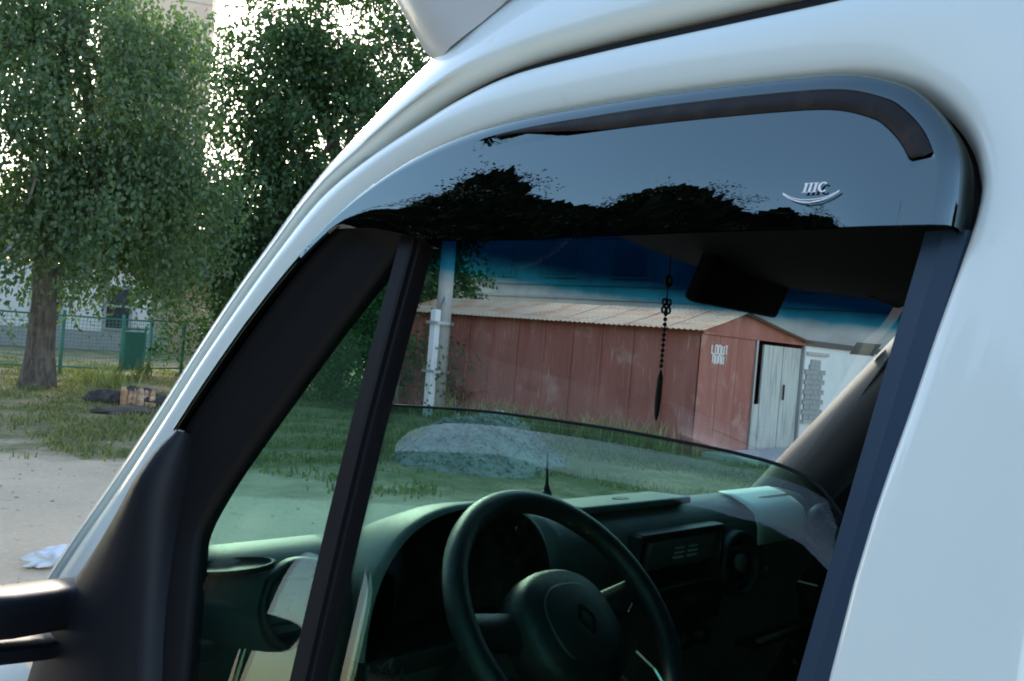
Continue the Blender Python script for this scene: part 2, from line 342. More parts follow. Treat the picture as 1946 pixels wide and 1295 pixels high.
for i, (x, y, rr, hh, lab) in enumerate([(23.0, -12.9, 1.3, 2.6, 'leafy green shrub crowding the fence in front of the ochre wall'), (17.4, -12.6, 1.5, 2.4, 'broad dark shrub seen through the small front quarter window'),
                              (15.6, -12.9, 1.2, 1.7, 'low shrub beside the concrete pole, seen past the window divider')]):
    tree('shrub', lab, (x, y, 0), hh, .06, [(0, 0, hh * .5, rr, rr, hh * .5), (.4, .5, hh * .35, rr * .7, rr * .7, hh * .35), (-.4, -.4, hh * .7, rr * .6, rr * .6, hh * .32)], 700, 8, .10, M['leafC'], 20 + i, droop=.3, cat='shrub', group='shrubs along the grass', limbs=5, strand=.45)
for i, (x, y, hh, lab) in enumerate([(14.0, -32, 6.0, 'green tree rising above the white garage wall at the right'), (5.0, -36, 6.5, 'far tree behind the right end of the white garage wall')]):
    tree('garden_tree', lab, (x, y, 0), hh, .2, [(0, 0, hh * .6, 3.4, 3.6, hh * .33), (1, 2.4, hh * .5, 2.6, 2.8, hh * .28), (-1, -2.4, hh * .5, 2.6, 2.8, hh * .28)], 1100, 8, .2, M['leafC'], 40 + i, droop=.3, group='trees behind the garages', limbs=6)
# trees across the lot on the driver's side: the deflector and the door glass mirror them
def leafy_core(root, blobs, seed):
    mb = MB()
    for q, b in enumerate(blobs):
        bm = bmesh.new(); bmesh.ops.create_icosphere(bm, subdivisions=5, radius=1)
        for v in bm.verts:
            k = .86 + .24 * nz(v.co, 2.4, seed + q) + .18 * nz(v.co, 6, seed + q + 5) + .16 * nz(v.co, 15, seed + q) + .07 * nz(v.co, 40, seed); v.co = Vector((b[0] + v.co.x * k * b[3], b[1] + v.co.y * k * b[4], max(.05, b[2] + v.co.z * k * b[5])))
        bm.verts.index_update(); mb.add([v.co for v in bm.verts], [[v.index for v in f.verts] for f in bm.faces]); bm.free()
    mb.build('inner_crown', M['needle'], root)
LOT = [(10.6, 7.7, 8.4, 1.2, 'tallest dark tree across the lot, mirrored left of the deflector middle'), (9.6, 8.7, 7.3, 2.0, 'round dark tree across the lot, mirrored low in the deflector middle'), (8.5, 9.9, 8.5, 1.6, 'compact dark tree across the lot, mirrored right of the deflector middle'),
       (7.0, 11.2, 7.4, 2.2, 'broad dark tree across the lot, mirrored just ahead of the emblem'), (5.8, 11.6, 8.1, 1.6, 'bushy dark tree across the lot, mirrored above the emblem'), (4.2, 12.2, 7.9, 2.3, 'low dark tree across the lot, mirrored behind the emblem'),
       (2.2, 12.6, 7.5, 2.4, 'wide dark tree across the lot, mirrored at the deflector rear corner'), (-.6, 13.0, 7.6, 2.6, 'dark tree across the lot, rearmost of the row'), (14.6, 6.2, 6.6, 2.4, 'dark tree across the lot, mirrored at the front tip of the deflector'), (18.5, 7.2, 7.0, 2.8, 'dark tree across the lot, foremost of the row'),
       (-10.5, 1.2, 7.0, 2.4, 'dark tree behind the van, mirrored small in the door mirror'), (-12.0, 5.6, 7.6, 2.6, 'dark tree behind the photographer, outer one of the pair')]
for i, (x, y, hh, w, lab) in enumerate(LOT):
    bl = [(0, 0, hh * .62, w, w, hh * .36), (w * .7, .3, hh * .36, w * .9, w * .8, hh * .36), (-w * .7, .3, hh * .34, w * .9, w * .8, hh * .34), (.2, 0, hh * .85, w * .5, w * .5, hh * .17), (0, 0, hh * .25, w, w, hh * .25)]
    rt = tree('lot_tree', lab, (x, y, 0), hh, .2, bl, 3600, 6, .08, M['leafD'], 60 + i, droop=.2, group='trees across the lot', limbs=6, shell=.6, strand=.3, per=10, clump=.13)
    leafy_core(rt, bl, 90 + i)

def scatter_blades(name, label, n, place, hmin, hmax, m, seed, cat, width=.012, per=1, spread=.05):
    rng = np.random.default_rng(seed); P = []
    while len(P) < n:
        p = place(rng)
        if p is not None: P.append(p)
    P = np.repeat(np.array(P), per, axis=0); P[:, :2] += rng.normal(size=(len(P), 2)) * spread; k = len(P)
    h = rng.uniform(hmin, hmax, (k, 1)); a = rng.uniform(0, 2 * math.pi, k); w = np.stack([np.cos(a), np.sin(a), 0 * a], 1) * width
    l = rng.normal(size=(k, 3)) * .35; l[:, 2] = 0; z = np.array([0, 0, 1.])
    b0 = P - w; b1 = P + w; t = P + z * h + l * h; m1 = P + w * .8 + z * h * .55 + l * h * .3; m0 = P - w * .8 + z * h * .55 + l * h * .3
    V = np.stack([b0, b1, m1, t, m0], 1).reshape(-1, 3); F = np.arange(5 * k).reshape(k, 5)
    return tag(np_obj(name, V, F, m), label, cat, kind='stuff')
def grass_place(rng):
    d = rng.uniform(9, 27) ** 1.0; t = rng.uniform(-.62, .33); p = _f * d + _r * (t * d); x, y = p.x, p.y
    if x > 8.6 and y < -13.9: return None
    e = .62 * x - .72 * y + 7 * nz((x, y, 0), .35) + 4 * nz((x, y, 0), 1.3, 5)
    if e < 10.2 + rng.uniform(-.6, .6): return None
    if nz((x, y, 0), .8, 9) < rng.uniform(-.25, .4): return None
    return (x, y, 0)
scatter_blades('grass', 'patchy short green and straw grass over the strip and around the sheds', 5200, grass_place, .025, .10, M['grass'], 5, 'grass', .012, 7, .10)
def weed_place(rng):
    c = [(13.2, -13.4), (12.6, -13.3), (11.9, -13.5), (10.9, -13.6), (9.9, -13.7), (9.4, -13.9), (13.9, -13.0), (22.4, -10.4), (20, -8.6), (22.6, -12.4)][rng.integers(10)]
    return (c[0] + rng.normal() * .35, c[1] + rng.normal() * .22, 0)
scatter_blades('weeds', 'tall yellowish weeds growing along the foot of the red shed', 260, weed_place, .12, .62, M['weed'], 6, 'weeds', .010, 4, .05)

# ------------------------------------------------------------------ far houses and fence on the left
def wall_with(name, root, p0, p1, z0, z1, th, m): # straight wall slab between two plan points
    a, b = Vector((*p0, 0)), Vector((*p1, 0)); d = (b - a); L = d.length; ang = math.atan2(d.y, d.x)
    return MB().box(((a + b) / 2) + Vector((0, 0, (z0 + z1) / 2)), (L, th, z1 - z0), Matrix.Rotation(ang, 3, 'Z')).build(name, m, root)
house = tag(empty('cottage', (0, 0, 0)), 'low limewashed cottage with dark roof behind the green mesh fence', 'house')
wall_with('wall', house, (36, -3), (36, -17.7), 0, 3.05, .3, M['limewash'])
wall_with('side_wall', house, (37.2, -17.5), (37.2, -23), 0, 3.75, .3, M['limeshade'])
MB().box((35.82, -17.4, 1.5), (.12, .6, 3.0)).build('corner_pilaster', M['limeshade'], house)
MB().box((35.8, -10.5, .35), (.16, 14.4, .7)).build('plinth', M['concrete'], house)
MB().add([(35.7, -2.6, 3.06), (35.7, -23.5, 3.06), (39.5, -23.5, 5.2), (39.5, -2.6, 5.2), (35.7, -2.6, 3.18), (35.7, -23.5, 3.18), (39.5, -23.5, 5.32), (39.5, -2.6, 5.32)], [(0, 1, 2, 3), (7, 6, 5, 4), (0, 4, 5, 1), (1, 5, 6, 2), (2, 6, 7, 3), (3, 7, 4, 0)]).build('roof', M['roofdark'], house)
for y in (-13.0, -15.6, -10.4, -7.2):
    wf = MB().box((35.8, y, 1.55), (.12, .12, 1.75)); wf = MB()
    for dy in (-.5, .5): wf.box((35.8, y + dy, 1.6), (.12, .1, 1.7))
    for dz in (.8, 1.7, 2.4): wf.box((35.8, y, dz), (.11, .9, .09))
    w = wf.build('window', M['windowframe'], house); MB().box((35.83, y, 1.6), (.02, .92, 1.5)).build('pane', M['windowdark'], w)

block = tag(empty('apartment_block', (0, 0, 0)), 'tall pinkish apartment block rising behind the elm', 'building')
_bc = Vector((69.0, -31.6, 0)); _rz = Matrix.Rotation(R(-29) , 3, 'Z')
MB().box(_bc + Vector((0, 0, 15)), (10, 7, 30), _rz).build('wall', M['pinkwall'], block)
for s in range(9):
    MB().box(_bc + _rz @ Vector((-5.01, 0, 3.2 * s + 1.0)), (.06, 7.02, .08), _rz).build('storey_joint', M['concrete'], block)
    for k in (2.2,):
        w = MB().box(_bc + _rz @ Vector((-5.03, k, 3.2 * s + 2.6)), (.1, 1.3, 1.5), _rz).build('window', M['windowframe'], block)
        MB().box(_bc + _rz @ Vector((-5.09, k, 3.2 * s + 2.6)), (.03, 1.1, 1.3), _rz).build('pane', M['windowdark'], w)

fence = tag(empty('mesh_fence', (0, 0, 0)), 'green wire mesh fence with painted posts in front of the cottage', 'fence')
fp = [(22.9, -4.4), (22.85, -6.6), (22.8, -8.7), (22.78, -10.1), (23.4, -11.1), (24.0, -12.3), (24.7, -13.8), (25.4, -15.3)]
for x, y in fp: MB().tube([(x, y, -.1), (x, y, 1.5)], .045, 8).build('post', M['greenpaint'], fence, True)
for (x0, y0), (x1, y1) in zip(fp, fp[1:]):
    h = 1.42 + .05 * math.sin(x0 * 9)
    MB().tube([(x0, y0, h), (x1, y1, h)], .022, 6).build('rail', M['greenpaint'], fence); MB().tube([(x0, y0, .18), (x1, y1, .18)], .022, 6).build('rail', M['greenpaint'], fence)
    net = MB(); L = math.hypot(x1 - x0, y1 - y0); n = int(L / .085)
    for i in range(1, n): t = i / n; net.tube([(x0 + (x1 - x0) * t, y0 + (y1 - y0) * t, .18), (x0 + (x1 - x0) * t, y0 + (y1 - y0) * t, h)], .0055, 3, False)
    for j in range(1, 14): z = .18 + (h - .18) * j / 14; net.tube([(x0, y0, z), ((x0 + x1) / 2, (y0 + y1) / 2, z - .015), (x1, y1, z)], .0055, 3, False)
    tag(net.build('wire_mesh', M['greenpaint'], fence), kind='stuff')
gate = tag(empty('sheet_gate', (23.1, -10.55, 0)), 'narrow green sheet-metal wicket gate in the mesh fence', 'gate')
MB().box((0, 0, .62), (.03, .75, .95), Matrix.Rotation(R(30), 3, 'Z')).build('panel', M['greenpaint'], gate)
for s in (-.42, .42): MB().tube([(.0 - s * .5, s * .87, 0), (.0 - s * .5, s * .87, 1.25)], .035, 6).build('post', M['greenpaint'], gate)
MB().box((0, -.0, 1.16), (.04, .85, .05), Matrix.Rotation(R(30), 3, 'Z')).build('rail', M['greenpaint'], gate)

# burnt stump, litter, rag
stump = tag(empty('burnt_stump', (16.0, -7.45, 0)), 'charred tree stump with split orange wood on the grass', 'stump'); stump.rotation_euler.z = R(-30)
def lump(name, c, s, m, parent, seed, amp=.35, res=3, sc_=2.2):
    bm = bmesh.new(); bmesh.ops.create_icosphere(bm, subdivisions=res, radius=1)
    for v in bm.verts:
        k = 1 + amp * nz(v.co, sc_, seed) + amp * .5 * nz(v.co, sc_ * 2.7, seed + 3); v.co = Vector((v.co.x * k * s[0] + c[0], v.co.y * k * s[1] + c[1], v.co.z * k * s[2] + c[2]))
    me = bpy.data.meshes.new(name); bm.to_mesh(me); bm.free(); me.materials.append(m); o = bpy.data.objects.new(name, me); C.objects.link(o)
    if parent: o.parent = parent
    for p in me.polygons: p.use_smooth = True
    return o
lump('charred_base', (0, 0, .12), (.34, .42, .2), M['char'], stump, 2, .5)
lump('charred_root', (.1, .55, .08), (.2, .3, .16), M['char'], stump, 5, .5); lump('charred_root', (.15, -.6, .06), (.18, .35, .1), M['char'], stump, 6, .5)
for i in range(6): lump('split_wood', (-.30 - .05 * random.random(), -.26 + .09 * i, .10 + .06 * random.random()), (.07, .06, .16 + .06 * random.random()), M['freshwood'], stump, 30 + i, .5, 3)
lump('litter_heap', (0, 0, 0), (.3, .5, .08), M['soil'], None, 9, .5); o = C.objects['litter_heap']; o.location = (15.0, -6.8, .02); tag(o, 'dark clump of twigs and rubbish beside the burnt stump', 'rubbish')
lump('rag', (0, 0, 0), (.1, .15, .055), M['rag'], None, 12, .7, 4, 1.8); o = C.objects['rag']; o.location = (6.25, -2.45, .05); tag(o, 'crumpled white rag lying on the bare dirt beside the van', 'rag')
lump('stone', (0, 0, 0), (.07, .09, .05), M['paper'], None, 3, .3); o = C.objects['stone']; o.location = (15.3, -8.1, .03); tag(o, 'small white stone lying beside the burnt stump', 'stone')

# loose grit on the bare dirt
def grit():
    rng = np.random.default_rng(11); V = []; F = []; ico = np.array([(0, 0, 1), (1, 0, 0), (0, 1, 0), (-1, 0, 0), (0, -1, 0), (0, 0, -1)], float); fc = [(0, 1, 2), (0, 2, 3), (0, 3, 4), (0, 4, 1), (5, 2, 1), (5, 3, 2), (5, 4, 3), (5, 1, 4)]
    for k in range(900):
        d = rng.uniform(4.5, 14); t = rng.uniform(-.62, .1); p = _f * d + _r * (t * d); sz = .006 + .02 * rng.random() ** 4; r_ = ico * rng.uniform(.6, 1.3, (6, 1)) * (1, 1, .6) * sz
        F += [tuple(len(V) + i for i in q) for q in fc]; V += [(p.x + a[0], p.y + a[1], a[2] + .03 * 0 + .004) for a in r_]
    tag(obj('grit', V, F, M['gritstone']), 'scattered small stones on the bare dirt lot', 'grit', kind='stuff')
grit()
# gravel heap
def heap():
    n = 56; m = 26; rows = []
    for i in range(m + 1):
        r = i / m; row = []
        for j in range(n):
            a = 2 * math.pi * j / n; rr = r * (1 + .13 * nz((math.cos(a), math.sin(a), 0), 1.5, 3)); x, y = rr * 1.15 * math.cos(a), rr * 1.55 * math.sin(a)
            z = .72 * (1 - r ** 1.35) * (1 + .22 * nz((x, y, 0), 1.6, 1)) + .05 * nz((x, y, 0), 8) - .03; row.append((x, y, z))
        rows.append(row)
    o = MB().loft(rows, True).build('gravel_heap', M['gravel'], None, True); o.location = (9.3, -9.3, 0); o.rotation_euler.z = R(20)
    rng = np.random.default_rng(2); V = []; F = []
    ico = [(0, 0, 1), (1, 0, 0), (0, 1, 0), (-1, 0, 0), (0, -1, 0), (0, 0, -1)]; fc = [(0, 1, 2), (0, 2, 3), (0, 3, 4), (0, 4, 1), (5, 2, 1), (5, 3, 2), (5, 4, 3), (5, 1, 4)]
    for k in range(2600):
        q = rows[rng.integers(1, m + 1)][rng.integers(n)]; c = np.array(q) + rng.normal(size=3) * .03; sz = rng.uniform(.012, .045); r_ = np.array(ico) * rng.uniform(.6, 1.3, (6, 1)) @ np.linalg.qr(rng.normal(size=(3, 3)))[0]
        F += [tuple(len(V) + i for i in t) for t in fc]; V += [tuple(c + p * sz) for p in r_]
    tag(obj('stones', V, F, M['gravel'], o), kind='stuff')
    return tag(o, 'pale grey heap of gravel dumped on the grass before the red shed', 'heap', kind=None)
heap()

# ------------------------------------------------------------------ red shed, pole, garages
SX0, SX1, SY0, SY1, EZ, RZ = 9.0, 17.0, -14.1, -17.9, 2.19, 2.56
shed = tag(empty('red_shed', (SX0, SY0, 0)), 'long red sheet-metal shed with rusty ribbed roof and open grey door', 'shed'); 
def loc(o): o.location = tuple(a - b for a, b in zip(o.location, shed.location)); return o
nP = 11
for i in range(nP):
    x0 = SX0 + (SX1 - SX0) * i / nP; x1 = SX0 + (SX1 - SX0) * (i + 1) / nP
    loc(MB().box(((x0 + x1) / 2, SY0 - .02 - .012 * (i % 2), EZ / 2), (x1 - x0 - .012, .03, EZ)).build('wall_panel', M['redwall'], shed))
    if i: loc(MB().box((x0, SY0 + .015, EZ / 2), (.035, .03, EZ - .02)).build('batten', M['redwall'], shed))
gp = [SY0, -14.72, -15.34, -15.96]
for a, b in zip(gp, gp[1:]): loc(MB().box((SX0 + .01, (a + b) / 2, 1.06), (.03, a - b - .01, 2.12)).build('wall_panel', M['redwall'], shed))
ym = -15.35; yc_ = (SY0 + SY1) / 2
loc(MB().add([(SX0, SY0, 2.13), (SX0, SY1, 2.13), (SX0, SY1, EZ), (SX0, ym, RZ), (SX0, SY0, EZ), (SX0 + .04, SY0, 2.13), (SX0 + .04, SY1, 2.13), (SX0 + .04, SY1, EZ), (SX0 + .04, ym, RZ), (SX0 + .04, SY0, EZ)], [(0, 1, 2, 3, 4), (9, 8, 7, 6, 5)]).build('gable', M['redwall'], shed))
loc(MB().box((SX0 - .02, yc_, 2.13), (.05, 3.8, .04)).build('gable_rail', M['redwall'], shed))
loc(MB().box(((SX0 + SX1) / 2, SY1, EZ / 2), (SX1 - SX0, .04, EZ)).build('back_wall', M['redwall'], shed)); loc(MB().box((SX1, yc_, EZ / 2), (.04, 3.8, EZ)).build('end_wall', M['redwall'], shed))
# doorway: dark slot, standing white planks and open grey door leaf
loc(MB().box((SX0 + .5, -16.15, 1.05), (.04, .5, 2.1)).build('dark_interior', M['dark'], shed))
for k, (y0, y1) in enumerate([(-16.32, -16.72), (-16.72, -17.1), (-17.1, -17.5), (-17.5, -17.84)]): loc(MB().box((SX0 + .03 + .01 * (k % 2), (y0 + y1) / 2, 1.03), (.04, y0 - y1 - .014, 2.02), None, .004).build('door_plank', M['greydoor'], shed))
loc(MB().box((SX0 + .04, -16.15, .45), (.04, .34, .9)).build('door_plank', M['greydoor'], shed))
loc(MB().box((SX0 - .03, -17.15, 1.15), (.03, .03, .3), None, .005).build('door_handle', M['dark'], shed))
for y in (-15.98, -17.87): loc(MB().box((SX0 - .01, y, 1.06), (.07, .06, 2.12)).build('door_post', M['metalwire'], shed))
def corr(x0, x1, y0, z0, y1, z1, ph):
    n = 22; A = []; B = []
    for i in range(n + 1):
        x = x0 + (x1 - x0) * i / n; d = .014 * math.sin(i * math.pi / 1.5); A.append((x, y0, z0 + d + ph)); B.append((x, y1, z1 + d + ph))
    return MB().loft([A, [((a[0]), (a[1] + b[1]) / 2, (a[2] + b[2]) / 2 - .012) for a, b in zip(A, B)], B])
nS = 10
for i in range(nS):
    x0 = SX0 - .18 + (SX1 - SX0 + .3) * i / nS; x1 = x0 + (SX1 - SX0 + .3) / nS + .05
    loc(corr(x0, x1, SY0 + .22, EZ - .03, ym, RZ + .02, .004 * (i % 2)).build('roof_sheet', M['rustroof'], shed, True)); loc(corr(x0, x1, SY1 - .2, EZ - .03, ym, RZ + .02, .004 * (i % 2)).build('roof_sheet', M['rustroof'], shed, True))
# chalk number painted on the gable panel: strokes like tall narrow figures
gf = MB()
def stroke(y0, z0, y1, z1, w=.03):
    d = Vector((0, y1 - y0, z1 - z0)); L = d.length; a = math.atan2(d.z, d.y)
    gf.box((SX0 - .012, (y0 + y1) / 2, (z0 + z1) / 2), (.006, L, w), Matrix.Rotation(a, 3, 'X'))
for k, (y, g) in enumerate([(-14.45, 'L'), (-14.56, 'O'), (-14.67, 'O'), (-14.78, 'U'), (-14.9, 'T')]):
    t, b = 1.93, 1.78
    if g in 'LOU': stroke(y, b, y, t)
    if g in 'OU': stroke(y - .07, b, y - .07, t)
    if g in 'LOU': stroke(y, b, y - .07, b)
    if g in 'OT': stroke(y, t, y - .07, t)
    if g == 'T': stroke(y - .035, b, y - .035, t)
for k in range(4): y = -14.5 - .1 * k; stroke(y, 1.62, y, 1.75); stroke(y - .06, 1.6, y - .06, 1.75); stroke(y, 1.62 if k % 2 else 1.75, y - .06, 1.62 if k % 2 else 1.75)
loc(gf.build('painted_lettering', M['graffiti'], shed))

pole = tag(empty('utility_pole', (14.7, -13.25, 0)), 'pale concrete utility pole with strapped stub post before the red shed', 'pole')
MB().tube([(0, 0, -.1), (.05, .02, 4), (.12, .05, 9)], [.17, .15, .11], 10).build('shaft', M['concrete'], pole, True)
MB().tube([(-.1, .32, -.1), (-.02, .27, 2.2)], [.11, .10], 4).build('stub_post', M['whitewall'], pole)
for z in (.9, 1.9): MB().lathe((0, .12, z), (0, 0, 1), [(.30, 0), (.30, .06)], 14, (1, 0, 0), .99).build('strap', M['metalwire'], pole)
MB().tube([(.0, .2, 2.2), (-.25, .25, 2.5), (-.3, .25, 2.3)], .02, 6).build('bracket', M['metalwire'], pole)

garage = tag(empty('white_garage', (9.4, -18.6, 0)), 'white plastered garage wall with a bricked-up window beside the red shed', 'garage')
def lg(o): o.location = (-9.4, 18.6, 0); return o
wy = -19.45
lg(MB().box((9.62, -24.4, 1.08), (.3, 12.9, 2.16)).build('wall', M['whitewall'], garage)); lg(MB().box((12, -25, 2.2), (5.2, 13, .12)).build('roof', M['roofdark'], garage))
lg(MB().box((9.44, wy, 1.98), (.06, .98, .07)).build('lintel', M['concrete'], garage)); lg(MB().box((9.44, wy - .02, .52), (.1, 1.06, .07)).build('window_sill', M['concrete'], garage))
bk = lg(MB().box((9.455, wy - .12, 1.56), (.05, .24, .1)).build('brick', M['greybrick'], garage))
for r in range(12):
    z = .615 + .108 * r; cut = .0 if r < 10 else .12 * (r - 9)
    y = wy + .44 - cut - (.11 if r % 2 else 0); first = True
    if r % 2: o = share(bk, 'brick', garage); o.location = (-9.4, 18.6 + (wy + .44 - cut - .05) - (wy - .12), z - 1.56); o.scale = (1, 1, 1)
    y -= .0
    while y - .22 > wy - .47 + cut: 
        if not (r % 2 and first and False):
            o = share(bk, 'brick', garage); o.location = (-9.4 + random.uniform(-.006, .006), 18.6 + (y - .115) - (wy - .12), z - 1.56)
        y -= .25; first = False
bpy.data.objects.remove(bk)

bld = tag(empty('beige_block', (16, -25, 0)), 'long beige block showing above the rusty shed roof', 'building')
MB().box((2, -2, 3.2), (26, 6, 6.4)).build('wall', M['beige'], bld)
for k in range(9):
    w = MB().box((-9.5 + 2.9 * k, 1.02, 4.5), (1.5, .1, 1.1)).build('window', M['beige'], bld); MB().box((-9.5 + 2.9 * k, 1.08, 4.5), (1.3, .03, .9)).build('pane', M['paleglass'], w)
for z in (3.3, 3.75, 5.3): MB().box((2, 1.02, z), (26, .06, .09)).build('ledge', M['concrete'], bld)
MB().box((2, -2, 6.5), (26.6, 6.6, .2)).build('roof', M['roofdark'], bld)

# ================================================================== THE VAN
TH = math.tan(R(12)); c12, s12 = math.cos(R(12)), math.sin(R(12)); YC = -1.3
van = tag(empty('white_van', (0, YC, 0)), 'white cargo van seen at its driver window with smoked wind deflector', 'van')
def vp(o): o.location = (0, -YC, 0); return o
def SP(x, z, off=0):
    y = -.5 - (z - 1.4857) * TH - .05 * (z - 1.7) ** 2 if z > 1.2 else -.439 - .0125 + .03 * (1.2 - z)
    return Vector((x, y + off * c12, z + off * s12))
def mir(p): return Vector((p[0] - .18, 2 * YC - p[1], p[2]))    # far side; the cab stands a touch askew to its glass line

# --- door: white frame round the window
LO = [(.24, 1.1), (.223, 1.53), (.2005, 1.70), (.1845, 1.795), (.187, 1.829), (.199, 1.856), (.219, 1.877), (.24, 1.89), (.272, 1.9), (.325, 1.904), (.41, 1.9055), (.485, 1.905), (.571, 1.9015), (.635, 1.8945), (.689, 1.883), (.744, 1.862), (.806, 1.826), (.855, 1.781), (.909, 1.713), (.962, 1.643), (1.008, 1.572), (1.055, 1.49), (1.12, 1.39), (1.2, 1.26)]
OU = [(.125, 1.1), (.125, 1.5), (.125, 1.72), (.126, 1.80), (.13, 1.87), (.145, 1.915), (.175, 1.945), (.215, 1.950), (.27, 1.952), (.325, 1.9505), (.43, 1.948), (.503, 1.946), (.60, 1.940), (.667, 1.924), (.722, 1.902), (.795, 1.869), (.856, 1.830), (.914, 1.764), (.957, 1.708), (1.003, 1.643), (1.05, 1.57), (1.118, 1.475), (1.182, 1.393), (1.272, 1.268)]
LI = [(.255, 1.1), (.231, 1.53), (.208, 1.70), (.1925, 1.795), (.196, 1.827), (.207, 1.849), (.224, 1.868), (.242, 1.88), (.275, 1.8905), (.323, 1.894), (.41, 1.8955), (.485, 1.8945), (.568, 1.891), (.631, 1.883), (.684, 1.870), (.738, 1.848), (.792, 1.814), (.84, 1.771), (.898, 1.707), (.949, 1.64), (.997, 1.569), (1.04, 1.485), (1.10, 1.38), (1.18, 1.25)]
K = 5; lo, ou, li = cr(LO, K), cr(OU, K), cr(LI, K)
rows = []
def prow(f): rows.append([f(i) for i in range(len(lo))])
prow(lambda i: SP(*(ou[i]), -.03)); prow(lambda i: SP(*ou[i], -.006)); prow(lambda i: SP(*(ou[i] * .96 + lo[i] * .04), -.0015)); prow(lambda i: SP(*(ou[i] * .9 + lo[i] * .1), 0))
for t in (.7, .5, .3): prow(lambda i: SP(*(ou[i] * t + lo[i] * (1 - t)), .0035 * math.sin(math.pi * t)))
prow(lambda i: SP(*(ou[i] * .1 + lo[i] * .9), 0))
prow(lambda i: SP(*(lo[i]), -.0012)); prow(lambda i: SP(*(lo[i] * .6 + li[i] * .4), -.004)); prow(lambda i: SP(*(lo[i] * .25 + li[i] * .75), -.010)); prow(lambda i: SP(*li[i], -.018)); prow(lambda i: SP(*li[i], -.04))
vp(MB().loft(rows).build('door_frame', M['white'], van, True))
vp(MB().loft([[mir(p) for p in r] for r in rows]).build('far_door_frame', M['white'], van, True))
vp(MB().loft([[SP(x, z) for x in np.linspace(.125, 1.2, 12)] for z in np.linspace(1.105, .45, 8)]).build('door_panel', M['white'], van, True))
# --- body panels behind the door
vp(MB().loft([[SP(x, z, -.001) for x in np.linspace(.119, -3.2, 8)] for z in list(np.linspace(1.99, 1.1, 12)) + [.9, .6, .4]]).build('side_panel', M['white'], van, True))
vp(MB().loft([[mir(SP(x, z)) for x in np.linspace(1.25, -3.2, 10)] for z in (1.25, 1.1, .9, .6, .4)]).build('far_side_panel', M['white'], van, True))
vp(MB().loft([[mir(SP(x, z, .004)) for x in np.linspace(.25, -3.2, 6)] for z in (1.99, 1.8, 1.5, 1.25)]).build('far_side_panel', M['white'], van, True))
# --- door seal in the gap above the frame
vp(MB().loft([[SP(*(ou[i] + (0, 0)), o_) if d == 0 else SP(*(ou[i] + (lambda n: n / (np.linalg.norm(n) + 1e-9) * d * (1 if ou[i][0] < .7 else .35))(ou[i] - lo[i])), o_) for i in range(len(ou))] for d, o_ in ((-.004, -.03), (-.001, -.012), (.004, -.012), (.012, -.012), (.016, -.03))]).build('door_seal', M['seal'], van, True))
# --- roof side rail and windscreen pillar
GU = [(-3.2, 1.966), (-1.0, 1.967), (.1, 1.968), (.264, 1.969), (.33, 1.967), (.433, 1.9645), (.506, 1.962), (.579, 1.957), (.618, 1.9515), (.658, 1.943), (.698, 1.931), (.743, 1.912), (.801, 1.878), (.861, 1.838), (.92, 1.769), (.962, 1.715), (1.008, 1.648), (1.055, 1.576), (1.123, 1.48), (1.187, 1.398), (1.29, 1.255)]
gu = cr(GU, 4); n = len(gu)
tg = np.gradient(gu, axis=0); tg /= np.linalg.norm(tg, axis=1, keepdims=True); nrm = np.stack([-tg[:, 1], tg[:, 0]], 1)    # in-plane, up and forward
wd = np.interp(gu[:, 0], [-4, .5, .62, .74, .80, .862, .93, 1.3], [1, 1, .8, .42, .30, .17, .13, .13])
prof = [(0.004, -.035), (0, -.018), (.0015, -.009), (.005, -.003), (.011, .001), (.018, .0025), (.03, .002), (.06, -.004), (.10, -.018), (.15, -.043), (.20, -.078), (.26, -.13), (.31, -.20), (.34, -.28)]
rail = [[SP(*(gu[i] + nrm[i] * d * (wd[i] if d > .012 else min(1, wd[i] * 2.2))), o_ * (wd[i] if d > .03 else 1 if gu[i][0] < .8 else .5)) for i in range(n)] for d, o_ in prof]
vp(MB().loft(rail).build('roof_rail', M['white'], van, True)); vp(MB().loft([[mir(p) for p in r] for r in rail]).build('far_roof_rail', M['white'], van, True))
last = rail[-1]; ih = min(range(n), key=lambda i: abs(gu[i][0] - .72))
roof = [[p.lerp(mir(p), t) + Vector((.10 * math.sin(math.pi * t) * max(0, 1 - abs(p.x - .75) * 1.2), 0, .05 * math.sin(math.pi * t))) for t in np.linspace(0, 1, 13)] for p in last[:ih + 1]]
vp(MB().loft(roof).build('roof', M['white'], van, True))
# --- windscreen
def bulge(p, t): return p.lerp(mir(p), t) + Vector((.13 * math.sin(math.pi * t) ** .8 * 1.0, 0, 0.02 * math.sin(math.pi * t)))
ws = [[bulge(p, t) for t in np.linspace(0, 1, 25)] for p in last[ih:]]
scr = vp(MB().loft(ws).build('windscreen', M['screen'], van, True))
def ws_pt(z, t):   # point on the windscreen
    k = min(range(len(ws)), key=lambda i: abs(ws[i][12].z - z)); return bulge(last[ih + k], t)
# --- bonnet and front wing
bon = []
for t in np.linspace(0, 1, 15):
    y = -.50 - 1.6 * t; e = 1 - (2 * t - 1) ** 6
    bon.append([Vector((x, y - (.03 * (x - 1.2) if t < .5 else -.03 * (x - 1.2)) * (1 - e), z - .05 * (1 - e))) for x, z in ((1.22, 1.30), (1.3, 1.24), (1.45, 1.17), (1.62, 1.11), (1.8, 1.03), (1.95, .93), (2.03, .78), (2.05, .5))])
vp(MB().loft(bon).build('bonnet', M['white'], van, True))
for s in (0, 1):
    g = [[(lambda p: mir(p) if s else p)(Vector((x, -.455 - .05 * max(0, x - 1.6) - (.05 if z > 1.12 else 0), min(z, 1.27 - .19 * (x - 1.2) * 2)))) for x in np.linspace(1.15, 2.0, 8)] for z in (1.2, 1.12, 1.0, .8, .5)]
    vp(MB().loft(g).build('front_wing', M['white'], van, True))
